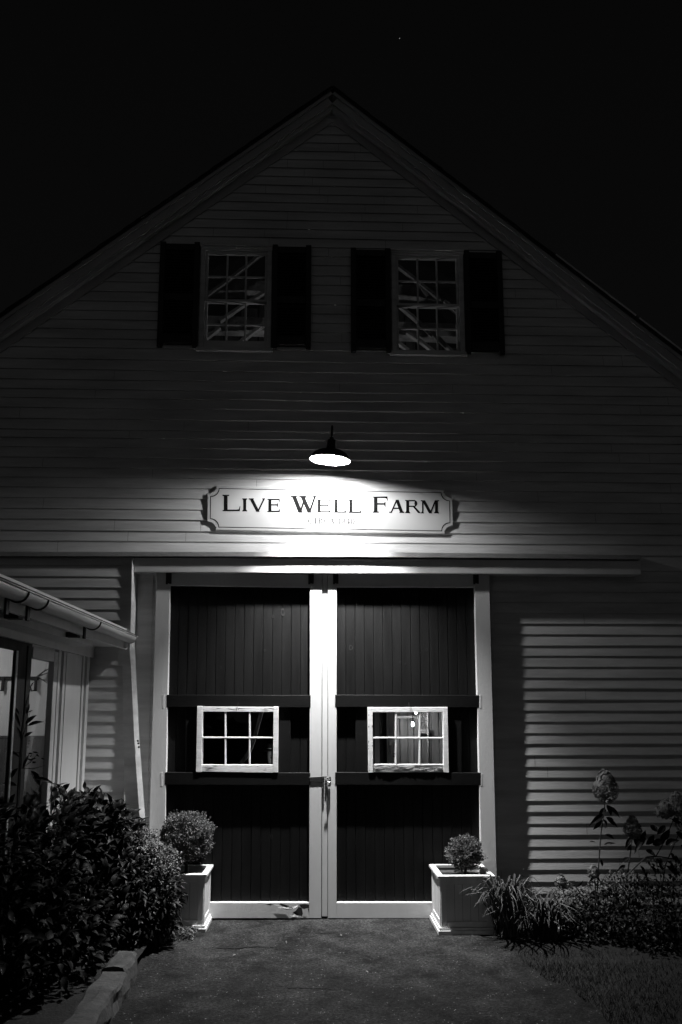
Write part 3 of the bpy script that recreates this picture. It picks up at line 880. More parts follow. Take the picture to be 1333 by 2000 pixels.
# ================================================================== PERSON behind the left door window
def person():
    base = W(536, 1478, -1.55); bx, by = base.x, base.y
    hz = base.z                                     # face centre
    t = tag(bpy.data.objects.new('person', None), 'person in a dark coat and hat looking out of the left door window', 'person'); C.objects.link(t)
    t.location = (bx, by, .03); WORLD[t.name] = Vector((bx, by, .03))
    H = hz+.13
    import bmesh
    J = {'pelvis': (0, 0, H*.53), 'belly': (0, 0, H*.60), 'chest': (0, .01, H*.72), 'neck0': (0, .01, H*.815), 'neck': (0, 0, H*.85), 'head': (0, -.01, H*.90), 'top': (0, 0, H*.965),
         'shL': (-.17, .01, H*.79), 'elL': (-.23, .02, H*.62), 'wrL': (-.21, -.10, H*.50), 'haL': (-.20, -.15, H*.47),
         'shR': (.17, .01, H*.79), 'elR': (.23, .02, H*.62), 'wrR': (.21, -.10, H*.50), 'haR': (.20, -.15, H*.47),
         'hiL': (-.09, 0, H*.50), 'knL': (-.10, -.01, H*.28), 'anL': (-.10, .02, H*.05), 'toL': (-.11, -.13, H*.02),
         'hiR': (.09, 0, H*.50), 'knR': (.10, -.01, H*.28), 'anR': (.10, .02, H*.05), 'toR': (.11, -.13, H*.02)}
    E = [('pelvis', 'belly'), ('belly', 'chest'), ('chest', 'neck0'), ('neck0', 'neck'), ('neck', 'head'), ('head', 'top'), ('chest', 'shL'), ('shL', 'elL'), ('elL', 'wrL'), ('wrL', 'haL'), ('chest', 'shR'), ('shR', 'elR'), ('elR', 'wrR'), ('wrR', 'haR'),
         ('pelvis', 'hiL'), ('hiL', 'knL'), ('knL', 'anL'), ('anL', 'toL'), ('pelvis', 'hiR'), ('hiR', 'knR'), ('knR', 'anR'), ('anR', 'toR')]
    rad = dict(pelvis=.15, belly=.13, chest=.15, neck0=.07, neck=.05, head=.085, top=.07, shL=.07, elL=.05, wrL=.035, haL=.04, shR=.07, elR=.05, wrR=.035, haR=.04, hiL=.09, knL=.06, anL=.04, toL=.035, hiR=.09, knR=.06, anR=.04, toR=.035)
    names = list(J); me = bpy.data.meshes.new('body')
    me.from_pydata([Vector(J[n]) for n in names], [(names.index(a), names.index(b)) for a, b in E], [])
    o = bpy.data.objects.new('body', me); C.objects.link(o); o.parent = t
    o.modifiers.new('skin', 'SKIN'); sub = o.modifiers.new('sub', 'SUBSURF'); sub.levels = 2; sub.render_levels = 2
    for i, n in enumerate(names): me.skin_vertices[0].data[i].radius = (rad[n], rad[n]*.8)
    me.skin_vertices[0].data[0].use_root = True
    me.materials.append(M['cloth'])
    WORLD['body'] = WORLD[t.name]
    # face and hands
    hc = Vector((bx, by, hz))
    m = MB(); rings = []
    for i in range(15):                                               # head shape with brow, nose, lips, chin
        v = i/14; z = .115-.245*v; w = .078*math.sqrt(max(.02, 1-((v-.42)/.60)**2)); dpt = .098*math.sqrt(max(.02, 1-((v-.42)/.62)**2))
        ring = []
        for j in range(28):
            a = 2*PI*j/28; x = w*math.sin(a); y = -dpt*math.cos(a)
            f = max(0, math.cos(a))**14
            bumpn = .024*f*math.exp(-((v-.60)/.07)**2)+.007*f*math.exp(-((v-.74)/.03)**2)+.006*f*math.exp(-((v-.80)/.02)**2)+.010*max(0, math.cos(a))**4*math.exp(-((v-.92)/.06)**2)
            eye = -.011*math.exp(-((v-.49)/.045)**2)*(math.exp(-((abs(x)-.030)/.014)**2)) if y < 0 else 0
            ring.append(hc+Vector((x, y-bumpn-eye, z)))
        rings.append(ring)
    m.loft(rings, True, True)
    m.build('head', M['skin'], t, True)
    m = MB()
    for sx in (-1, 1):
        m.lathe([(.001, -.006), (.008, -.004), (.010, 0), (.008, .004), (.001, .006)], 10, Matrix.Translation(hc+Vector((sx*.029, -.083, -.006)))@Matrix.Rotation(PI/2, 4, 'X'))
        m.box(hc.x+sx*.029-.014, hc.x+sx*.029+.014, -(hc.y)+.086, -(hc.y)+.092, hc.z+.012, hc.z+.017)
    m.box(hc.x-.020, hc.x+.020, -hc.y+.093, -hc.y+.099, hc.z-.072, hc.z-.068)
    m.each('facial_feature', M['iron'], t)
    m = MB(); T = Matrix.Translation(hc+Vector((0, 0, .075)))
    m.lathe([(.125, -.012), (.128, -.008), (.09, .0), (.088, .055), (.075, .075), (.001, .082)], 28, T, c0=True)
    m.build('hat', M['cloth'], t, True)
    m = MB(); m.lathe([(.0895, .004), (.0895, .022)], 28, T); m.build('hat_band', M['siding'], t, True)
    for sx in (-1, 1):
        m = MB(); wr = Vector((bx+sx*.20, by-.15, .03+H*.47)); m.lathe([(.001, -.03), (.03, -.02), (.035, 0), (.025, .03)], 12, Matrix.Translation(wr))
        for k in range(5):
            a = wr+Vector((sx*(.022-.011*k), -.012, -.02)); L_ = (.05, .068, .074, .068, .052)[k]
            if k == 0: m.tube([wr+Vector((-sx*.03, -.01, .0)), wr+Vector((-sx*.045, -.02, -.02)), wr+Vector((-sx*.045, -.03, -.045))], [.010, .009, .007], 8)
            else: m.tube([a, a+Vector((0, -.008, -L_*.55)), a+Vector((0, .006, -L_))], [.009, .0085, .0065], 8)
        m.build('hand', M['skin'], t, True)
person()
# small candle lamp on a shelf lights the brace and the face faintly
t = empty('lantern', (-.28, .62, .03), 'small lantern burning low inside the barn behind the doors', 'lantern')
m = MB(); m.lathe([(.001, -.02), (.014, 0), (.001, .03)], 10, Matrix.Translation((-.20, .55, 1.0))); m.build('flame', emit('lantern_flame', 2000.), t)
m = MB(); m.lathe([(.06, .90), (.06, .93), (.03, .95), (.018, .975)], 14, Matrix.Translation((-.20, .55, 0)), c0=True)
m.box(-.36, -.04, -.72, -.42, .86, .90); 
for sx in (-.34, -.08):
    for qq in (-.70, -.47): m.box(sx, sx+.03, qq, qq+.03, .03, .86)
m.build('stand', M['darkwood'], t)

# ================================================================== SIGN
SQ = .034
sc = [(405, 948), (869, 954), (885, 1042), (404, 1036)]
def sg(u, v, q=SQ):
    """u, v in 0..1 over the sign rectangle"""
    a = W(406, 948, SQ); b = W(884, 957, SQ); c = W(885.5, 1043, SQ); d = W(405, 1035, SQ)
    p = (a*(1-u)+b*u)*(1-v)+(d*(1-u)+c*u)*v
    return Vector((p.x, -q, p.z))
a = W(406, 948, SQ); b = W(884, 957, SQ); dd = W(405, 1035, SQ)
SW, SH = (b-a).length, (a-dd).length
def notched(ins, r):
    """outline of a rectangle with concave quarter-round corners"""
    pts = []
    cu, cv = ins/SW, ins/SH
    for (cx, cy, a0) in ((cu, cv, 90), (1-cu, cv, 180), (1-cu, 1-cv, 270), (cu, 1-cv, 0)):
        for k in range(9):
            t = R(a0-k*90/8)
            pts.append((cx+math.cos(t)*r/SW, cy+math.sin(t)*r/SH))
    return pts
t = empty('sign', (W(645, 995, SQ).x, -SQ, W(645, 995, SQ).z), 'long white name board with notched corners above the doors', 'sign')
m = MB()
po = notched(0, .082)
m.loft([[sg(u, v, .018) for u, v in po], [sg(u, v, SQ-.004) for u, v in po], [sg(u, v, SQ) for u, v in notched(.004, .082)]], True, True)
m.box(sg(.1, .5).x, sg(.13, .5).x, -.001, .018, sg(.1, .9).z, sg(.1, .1).z); m.box(sg(.87, .5).x, sg(.9, .5).x, -.001, .018, sg(.88, .9).z, sg(.88, .1).z)
m.build('board', M['signwhite'], t)
m = MB(); m.loft([[sg(u, v, SQ+.0012) for u, v in notched(.026, .082)], [sg(u, v, SQ+.0012) for u, v in notched(.033, .082)]]); m.build('border_line', M['black'], t)
m = MB()
for (u, v) in ((.035, .06), (.965, .06), (.035, .94), (.965, .94)):
    c = sg(u, v, SQ+.001); m.lathe([(.006, 0), (.004, .002), (.001, .003)], 8, Matrix.Translation(c)@Matrix.Rotation(PI/2, 4, 'X'))
m.each('screw', M['iron'], t)

# serif capitals drawn as polygons; unit cell: x 0..1 over the letter's own width, y 0..1 over its cap height
def glyph(ch, ar):
    """ar = width / height; returns polygons (stroke widths are given in heights)"""
    T, t_, s = .225, .10, .075          # thick stroke, thin stroke, serif thickness
    P = []
    def rect(x0, y0, x1, y1): P.append([(x0/ar, y0), (x1/ar, y0), (x1/ar, y1), (x0/ar, y1)])
    def para(xb, xt, w, y0=0., y1=1.): P.append([(xb/ar, y0), ((xb+w)/ar, y0), ((xt+w)/ar, y1), (xt/ar, y1)])
    def poly(*p): P.append([(x/ar, y) for x, y in p])
    def serif(x0, x1, y, up):           # bracketed serif on a stem x0..x1
        e = .075; d = s if up else -s
        rect(min(x0-e, x1+e), min(y, y+d), max(x0-e, x1+e), max(y, y+d))
        poly((x0-e*.6, y+d), (x0, y+d), (x0, y+d*2.2)) if up else poly((x0-e*.6, y+d), (x0, y+d*2.2), (x0, y+d))
        poly((x1, y+d), (x1+e*.6, y+d), (x1, y+d*2.2)) if up else poly((x1, y+d), (x1, y+d*2.2), (x1+e*.6, y+d))
    def arc(cx, cy, rx, ry, a0, a1, wmax, wmin, n=22):
        for k in range(n):
            A, B = R(a0+(a1-a0)*k/n), R(a0+(a1-a0)*(k+1)/n+.4)
            def pt(a, inner):
                w = wmin+(wmax-wmin)*abs(math.cos(a))**1.3
                rr_x, rr_y = (rx-(w if inner else 0)), (ry-(t_*1.0 if inner else 0))
                return (cx+rr_x*math.cos(a), cy+rr_y*math.sin(a))
            poly(pt(A, 0), pt(B, 0), pt(B, 1), pt(A, 1))
    W_ = ar
    if ch == 'I':
        x0 = (W_-T)/2; rect(x0, 0, x0+T, 1); serif(x0, x0+T, 0, True); serif(x0, x0+T, 1, False)
    elif ch in 'LEF':
        x0 = .08; rect(x0, 0, x0+T, 1)
        rect(0, 0, x0+T+.08, s); rect(0, 1-s, x0+T+(.1 if ch == 'L' else 0), 1)
        if ch in 'LE':
            rect(x0+T, 0, W_-.03, t_); poly((W_-.22, t_), (W_-.03, 0), (W_, .30), (W_-.035, .30), (W_-.09, .12))
        if ch in 'EF':
            rect(x0+T, 1-t_, W_-.06, 1); poly((W_-.24, 1-t_), (W_-.11, .88), (W_-.06, .74), (W_-.025, .74), (W_-.045, 1))
            rect(x0+T, .49, W_-.20, .49+t_); poly((W_-.25, .49), (W_-.20, .36), (W_-.165, .36), (W_-.165, .68), (W_-.20, .68), (W_-.25, .49+t_))
    elif ch == 'V':
        para(W_*.5-.06, .07, T*1.12); para(W_*.5-.01, W_-.16, t_*1.2); serif(.09, .09+T, 1, False); serif(W_-.17, W_-.12, 1, False)
    elif ch == 'W':
        a = W_*.33; b = W_*.68
        para(a-.05, .06, T*1.1); para(a, W_*.53, t_*1.2); para(b-.05, W_*.36, T*1.1); para(b, W_-.15, t_*1.2)
        serif(.08, .08+T, 1, False); serif(W_*.36+.02, W_*.36+T, 1, False); serif(W_-.16, W_-.10, 1, False)
    elif ch == 'A':
        para(.11, W_*.5-.05, t_*1.2); para(W_-.10-T*1.1, W_*.5-.10, T*1.12); rect(W_*.28, .30, W_*.70, .30+t_)
        serif(.10, .16, 0, True); serif(W_-.10-T, W_-.10, 0, True)
    elif ch == 'R':
        x0 = .08; rect(x0, 0, x0+T, 1); serif(x0, x0+T, 0, True); rect(0, 1-s, x0+T, 1)
        xr = W_*.78
        rect(x0+T, 1-t_, xr-.22, 1); rect(x0+T, .47, xr-.22, .47+t_)
        arc(xr-.24, .735, .24, .265, -90, 90, T, t_)
        poly((xr-.36, .50), (xr-.17, .50), (W_-.0, .03), (W_+.02, 0), (W_-.20, 0))
    elif ch == 'M':
        rect(.10, 0, .10+t_*1.1, 1); serif(.10, .155, 0, True); rect(W_-.09-T, 0, W_-.09, 1); serif(W_-.09-T, W_-.09, 0, True)
        rect(0, 1-s, .2, 1); rect(W_-.2, 1-s, W_, 1)
        para(W_*.5-.07, .08, T*1.1); para(W_*.5-.03, W_-.10-T, t_*1.2)
    elif ch == 'C':
        arc(W_*.53, .5, W_*.5, .52, 42, 318, T*.9, t_); rect(W_-.10, .66, W_-.06, 1.0); rect(W_-.10, 0, W_-.06, .30)
    elif ch == '1':
        x0 = W_*.42; rect(x0, 0, x0+T*.8, 1); serif(x0, x0+T*.8, 0, True); poly((x0, 1), (x0-.16, .86), (x0-.15, .82), (x0, .88))
    elif ch == '8':
        arc(W_*.5, .74, W_*.36, .27, 0, 360, T*.75, t_, 26); arc(W_*.5, .27, W_*.43, .28, 0, 360, T*.75, t_, 26)
    elif ch == '4':
        rect(W_*.56, 0, W_*.56+T*.8, 1); rect(0, .26, W_, .26+t_); poly((0, .26), (.07, .26), (W_*.56+.05, 1), (W_*.56, 1)); serif(W_*.56, W_*.56+T*.8, 0, True)
    elif ch == '0':
        arc(W_*.5, .5, W_*.46, .52, 0, 360, T*.85, t_, 30)
    return P
def lettering(items, mat, name, q0):
    m = MB(); k = 0; mk_ = []
    for ch, x0, x1, yt, yb in items:
        mk_.append((len(m.f), len(m.v)))
        ar = (x1-x0)/(yb-yt)
        for poly in glyph(ch, ar):
            k += 1; q = q0+(k % 40)*.00002
            m.face([W(x0+(x1-x0)*u, yb-(yb-yt)*v, q) for u, v in poly])
    return m.each(name, mat, t, mk_)
def zp(ch, zx0, zx1, zt, zb): return (ch, 370+zx0*.4126, 370+zx1*.4126, 800+zt*.4126, 800+zb*.4126)
ST = SQ+.0014
lettering([zp('L', 158, 242, 403, 481), zp('I', 245, 281, 420, 482), zp('V', 281, 362, 420, 484), zp('E', 370, 431, 422, 485),
           zp('W', 480, 604, 407, 488), zp('E', 603, 671, 424, 487), zp('L', 683, 746, 425, 488), zp('L', 753, 816, 426, 489),
           zp('F', 868, 942, 411, 488), zp('A', 945, 1020, 427, 489), zp('R', 1022, 1096, 428, 490), zp('M', 1096, 1183, 429, 491)], M['black'], 'letter', ST)
cx = 562; its = []
for ch, x0, x1 in (('C', 562, 586), ('I', 592, 604), ('R', 610, 634), ('C', 637, 661), ('A', 660, 690), ('1', 702, 718), ('8', 722, 740), ('4', 742, 762), ('0', 763, 784)):
    yy = (x0-562)*.011
    its.append(zp(ch, x0, x1, 513+yy, 540+yy))
lettering(its, M['gold'], 'letter', ST)

# ================================================================== BARN LAMP
LQ = .50
rim = W(645, 899, LQ)
lamp = empty('wall_lamp', (W(647, 880, 0).x, 0, rim.z), 'black gooseneck barn lamp with a lit wide shade above the name board', 'lamp')
T = Matrix.Translation(rim)@Matrix.Rotation(R(4.2), 4, 'Y')@Matrix.Rotation(R(4.), 4, 'X')
m = MB()
outer = [(.187, 0), (.187, .006), (.182, .012), (.170, .040), (.150, .064), (.115, .084), (.075, .094), (.050, .105), (.041, .120), (.038, .150), (.037, .185), (.036, .192), (.020, .196), (.019, .214), (.012, .218)]
m.lathe(outer, 48, T, c1=True); m.build('lamp_shade', M['lampshell'], lamp, True)
m = MB()
inner = [(.187, 0), (.180, .012), (.168, .038), (.148, .061), (.114, .080), (.075, .090), (.048, .100), (.036, .118), (.034, .14), (.001, .141)]
m.lathe(inner, 48, T); m.build('shade_lining', M['enamel'], lamp, True)
m = MB()
rb = .040
m.lathe([(.0008, -.038), (.018, -.034), (.033, -.020), (rb, 0), (.036, .018), (.017, .032), (.015, .05)], 24, Matrix.Translation(rim+Vector((.0, 0, .052)))); m.build('bulb', M['bulb'], lamp, True)
ld = bpy.data.lights.new('flood_bulb_beam', 'SPOT'); ld.energy = 1380; ld.spot_size = R(90); ld.spot_blend = 1.; ld.shadow_soft_size = .028
lo = bpy.data.objects.new('flood_bulb_beam', ld); C.objects.link(lo); lo.parent = lamp; lo.location = rim+Vector((0, 0, .006))-WORLD[lamp.name]; lo.rotation_euler = (R(2), 0, 0)
m = MB(); top = T@Vector((0, 0, .215))
z0 = W(647, 828, LQ).z
pts = [top]; 
pts.append(Vector((top.x+.002, top.y, z0-.07)))
for k in range(1, 13):
    a = PI*k/12*.62; r_ = .085
    pts.append(Vector((top.x+.004, -LQ+r_*(1-math.cos(a)), z0-.075+r_*math.sin(a)*.93)))
pe = pts[-1]
pts += [Vector((pe.x, -.12, pe.z-.16)), Vector((pe.x, -.03, pe.z-.20)), Vector((pe.x, -.008, pe.z-.20))]
m.tube(pts, .0105, 12); m.build('gooseneck_arm', M['lampshell'], lamp, True)
m = MB(); m.lathe([(.055, 0), (.055, .010), (.035, .018), (.014, .026)], 24, Matrix.Translation((pe.x, -.009, pe.z-.20))@Matrix.Rotation(PI/2, 4, 'X'), c0=True); m.build('wall_plate', M['lampshell'], lamp, True)

# ================================================================== LEFT WING (lean-to) 
QL = .14
XA = -2.0745
annex = empty('lean_to', (XA, -1.5, 0), 'white lean-to wing with glazed door and gutter at the left of the barn', 'lean-to')
# clapboard face that stands proud beside the doors
m = MB(); rs = random.Random(21)
xq = W(252, 1300, QL).x
zt_ = W(200, 1088, QL).z
zz = -.02; k = 0
zlist = []
while zz < zt_: zlist.append(zz); zz += .1035+.003*math.sin(len(zlist)*2.3)
zlist.append(zt_)
for i in range(len(zlist)-1):
    z0, z1 = zlist[i], zlist[i+1]; rows = [[], [], []]; th = .0105+rs.uniform(-.001, .0016)
    for j in range(21):
        x = -5.0+(xq+5.0)*j/20; dz = .0022*noise.noise(Vector((x*3, i*7., 0)))
        rows[0].append((x, -QL, z0+dz)); rows[1].append((x, -QL-th, z0+dz)); rows[2].append((x, -QL-.0015, z1+.002))
    m.loft(rows, closed=False)
m.face([(xq, -.001, -.02), (xq, -QL, -.02), (xq, -QL, zt_), (xq, -.001, zt_)])
m.build('siding', M['siding'], annex)
# corner board, turned a little away from the lamp
m = MB()
def rot_board(m, pts_top, pts_bot):
    m.loft([pts_bot, pts_top], True, True)
yt, yb = 1089, 1250
def xs(px, y, q): return W(px, y, q)
rg = []
for (y, a, b, c) in ((1090, 238.5, 258.5, 262), (1175, 235.5, 257, 260.5), (1300, 231, 253.5, 257)):
    A = xs(a, y, QL+.010); B = xs(b, y, QL+.030); Cx = xs(c, y, QL+.012)
    rg.append([A, B, Cx, Vector((Cx.x, -.02, Cx.z)), Vector((A.x, -.12, A.z))])
m.loft(rg, True, True); m.build('corner_board', M['siding'], annex)
# leaning prop board below the gutter
m = MB(); rg = []
for (y, a, b, c, qb) in ((1264, 238.5, 254, 264, .169), (1350, 240.5, 258.5, 268, .176), (1450, 242, 263, 273, .184), (1550, 244.5, 270, 280.5, .192), (1650, 246, 277, 288, .200), (1790, 248, 287, 299, .210)):
    A = xs(a, y, qb-.022); B = xs(b, y, qb); Cx = xs(c, y, qb-.022)
    rg.append([A, B, Cx, Cx+Vector((-.02, .04, 0)), A+Vector((0, .02, 0))])
m.loft(rg, True, True)
lean = m.build('leaning_board', M['siding'], origin=(W(290, 1790, .21).x, -.21, 0)); tag(lean, 'weathered white board leaning beside the left barn door under the gutter end', 'board')
mk = MB()
for (x, y) in ((271, 1452), (272, 1459), (279.5, 1600), (281, 1604), (270, 1447)):
    p = W(x, y, .188); mk.lathe([(.001, .0), (.008, .001), (.010, .006), (.001, .007)], 7, Matrix.Translation(p)@Matrix.Rotation(PI/2, 4, 'X'))
mk.each('nail_hole', M['iron'], lean)
# annex side wall, seen at a slant. q runs along it, x towards us is +x
def abox(m, q0, q1, z0, z1, x0, x1, mi=0): m.box(x0, x1, q0, q1, z0, z1, mi); return m
EZ = 2.42
m = MB()
abox(m, QL+.01, .43, 0, EZ, XA-.045, XA-.012)       # corner piece
abox(m, .43, .84, 0, EZ, XA-.045, XA)             # flat panel
abox(m, .84, 1.13, 0, EZ, XA-.045, XA-.03)
abox(m, 1.13, 4.4, 2.30, EZ, XA-.045, XA-.002)
abox(m, 1.13, 4.4, 0, .35, XA-.045, XA-.004)
abox(m, 3.2, 4.4, .35, 2.30, XA-.045, XA-.006)
m.build('wall', M['annex'], annex)
m = MB()                                           # vertical mouldings
for (q, w, d) in ((.19, .04, .012), (.27, .05, .028), (.36, .05, .018)): abox(m, q, q+w, 0, EZ-.02, XA-.011, XA-.011+d)
for (q, w, d) in ((.855, .045, .008), (.925, .03, .022), (.985, .045, .010), (1.055, .035, .026)): abox(m, q, q+w, .02, EZ-.02, XA-.029, XA-.029+d+.02)
m.each('moulding', M['annex'], annex)
m = MB(); abox(m, 1.10, 1.185, .30, 2.30, XA-.030, XA+.014); abox(m, 1.185, 1.64, 2.22, 2.30, XA-.040, XA+.012)
abox(m, 1.185, 1.64, .35, .42, XA-.040, XA+.012)
sl = m.build('sidelight', M['annex'], annex)
m = MB(); x = XA-.020; m.face([(x, -1.64, .42), (x, -1.185, .42), (x, -1.185, 2.22), (x, -1.64, 2.22)]); m.build('pane', M['glass2'], sl)
m = MB(); abox(m, 1.64, 1.93, .05, 2.36, XA-.020, XA+.003); abox(m, 1.93, 3.2, 2.25, 2.36, XA-.020, XA+.003); abox(m, 3.05, 3.2, .05, 2.25, XA-.020, XA+.003); abox(m, 1.93, 3.05, .05, .35, XA-.020, XA+.002)
abox(m, 1.70, 1.74, .05, 2.30, XA+.003, XA+.012)
dr_ = m.build('door', M['darkwood'], annex)
m = MB(); abox(m, 1.905, 1.935, .35, 2.25, XA+.003, XA+.008); m.build('frame_edge', M['annex'], dr_)
m = MB(); x = XA-.010; m.face([(x, -3.05, .35), (x, -1.93, .35), (x, -1.93, 2.25), (x, -3.05, 2.25)]); m.build('pane', M['glass2'], dr_)
m = MB(); abox(m, 1.93, 3.05, 1.19, 1.22, XA-.018, XA-.012); m.build('muntin', M['darkwood'], dr_)
# interior of the wing: end wall with peg rail, wainscot, branch, ceiling light
m = MB(); m.box(-4.6, XA-.05, .155, .165, 0, 2.6); m.box(-4.62, -4.6, .155, 4.4, 0, 2.6); m.box(-4.62, XA-.1, 4.38, 4.4, 0, 2.6); m.box(-4.6, XA-.05, .166, 4.38, 2.44, 2.46)
m.build('room_wall', M['annex'], annex)
m = MB(); zw = W(80, 1441, .15).z; m.box(-4.6, XA-.05, .166, .180, 0, zw); m.box(-4.6, XA-.05, .166, .188, zw, zw+.02); m.build('wainscot', M['wood'], annex)
m = MB(); zr = W(40, 1325, .15).z; m.box(-4.6, W(78, 1325, .15).x, .166, .185, zr-.018, zr+.016)
for px_ in (8, 72):
    p = W(px_, 1335, .17); m.box(p.x-.012, p.x+.012, .185, .198, p.z-.07, p.z+.05)
    m.tube([Vector((p.x, -.20, p.z-.06)), Vector((p.x-.02, -.23, p.z-.07)), Vector((p.x-.035, -.23, p.z-.02))], .007, 6)
m.build('peg_rail', M['darkwood'], annex)
m = MB()
m.tube([W(73, 1322, .23), W(84, 1313, .2), W(96, 1306, .2)], [.009, .007, .004], 6); m.tube([W(73, 1322, .23), W(86, 1317, .2), W(97, 1313, .2)], [.008, .006, .003], 6)
m.tube([W(76, 1324, .2), W(86, 1329, .2), W(95, 1336, .2)], [.007, .005, .002], 6); m.tube([W(86, 1312, .2), W(90, 1306, .2)], [.005, .002], 6)
tag(m.build('branch', M['bark'], origin=W(73, 1322, .23)), 'dry forked branch hung on the peg rail inside the wing', 'branch')
t = empty('ceiling_light', (-3.3, -1.0, 2.44), 'round ceiling light inside the left wing', 'ceiling light')
m = MB(); m.lathe([(.001, -.09), (.05, -.075), (.075, -.04), (.07, -.01)], 18, Matrix.Translation((-3.3, -1.0, 2.44))); m.build('globe', emit('ceiling_globe', 85.), t, True)
m = MB(); m.lathe([(.085, -.012), (.09, -.0005)], 18, Matrix.Translation((-3.3, -1.0, 2.44)), c0=True); m.build('base', M['iron'], t)
# eave: fascia, soffit, frieze, roof
GX = -1.69
g0 = W(255, 1250, .30)
GZ = g0.z
m = MB(); m.box(XA-.004, GX-.065, .165, 4.4, EZ+.002, EZ+.02); m.build('soffit', M['annex'], annex)
m = MB(); m.box(GX-.090, GX-.064, .156, 4.4, EZ-.02, EZ+.17); m.box(XA-.003, XA+.03, .16, 4.4, EZ-.10, EZ+.001)
m.box(XA+.03, XA+.20, .80, 4.4, EZ-.045, EZ+.0015)
m.build('fascia', M['annex'], annex)
m = MB()
RZ = GZ+.048
m.loft([[(GX+.03, -.156, RZ), (GX+.03, -.156, RZ+.010), (-4.9, -.156, RZ+.010+.30), (-4.9, -.156, RZ+.30)], [(GX+.03, -4.6, RZ), (GX+.03, -4.6, RZ+.010), (-4.9, -4.6, RZ+.010+.30), (-4.9, -4.6, RZ+.30)]], True, True)
m.build('roof', M['roof'], annex)
# half-round gutter running towards the camera
m = MB(); rg = []; ri = []
r0 = .058
n = 40
for i in range(n+1):
    q = .27+(4.4-.27)*i/n
    sag = .0015*math.sin(i*.8)
    rg.append([Vector((GX+r0*math.cos(a), -q, GZ+.03+sag+r0*math.sin(a))) for a in [PI+PI*k/12 for k in range(13)]]+[Vector((GX+(r0-.004)*math.cos(a), -q, GZ+.03+sag+(r0-.004)*math.sin(a))) for a in [2*PI-PI*k/12 for k in range(13)]])
m.loft(rg, True, True)
# end cap
m.face([Vector((GX+(r0-.002)*math.cos(a), -.271, GZ+.03+(r0-.002)*math.sin(a))) for a in [PI+PI*k/12 for k in range(13)]])
m.tube([Vector((GX+r0, -.262, GZ+.032)), Vector((GX+r0, -4.4, GZ+.032))], .006, 6)
gut = m.build('gutter', M['gutter'], annex, True)
m = MB(); a = [PI+PI*k/12 for k in range(13)]
m.tube([Vector((GX+(r0+.003)*math.cos(t), -.30, GZ+.03+(r0+.003)*math.sin(t))) for t in a], .004, 6); m.build('rim', M['gutter'], gut)
for q in (1.483, 2.63, 2.95, 3.9):
    m = MB()
    m.tube([Vector((GX+(r0+.004)*math.cos(t), -q, GZ+.03+(r0+.004)*math.sin(t))) for t in [PI*1.02+PI*.98*k/12 for k in range(13)]], .0055, 6)
    m.box(GX-.066, GX-.052, q-.02, q+.02, GZ-.10, GZ+.04)
    m.box(GX-.19, GX-.10, q-.04, q+.04, EZ-.035, EZ+.001)
    m.build('gutter_strap', M['iron'], annex)
m = MB(); m.box(GX-.055, GX-.030, .27, .30, GZ-.075, GZ-.02); m.build('bracket', M['gutter'], annex)

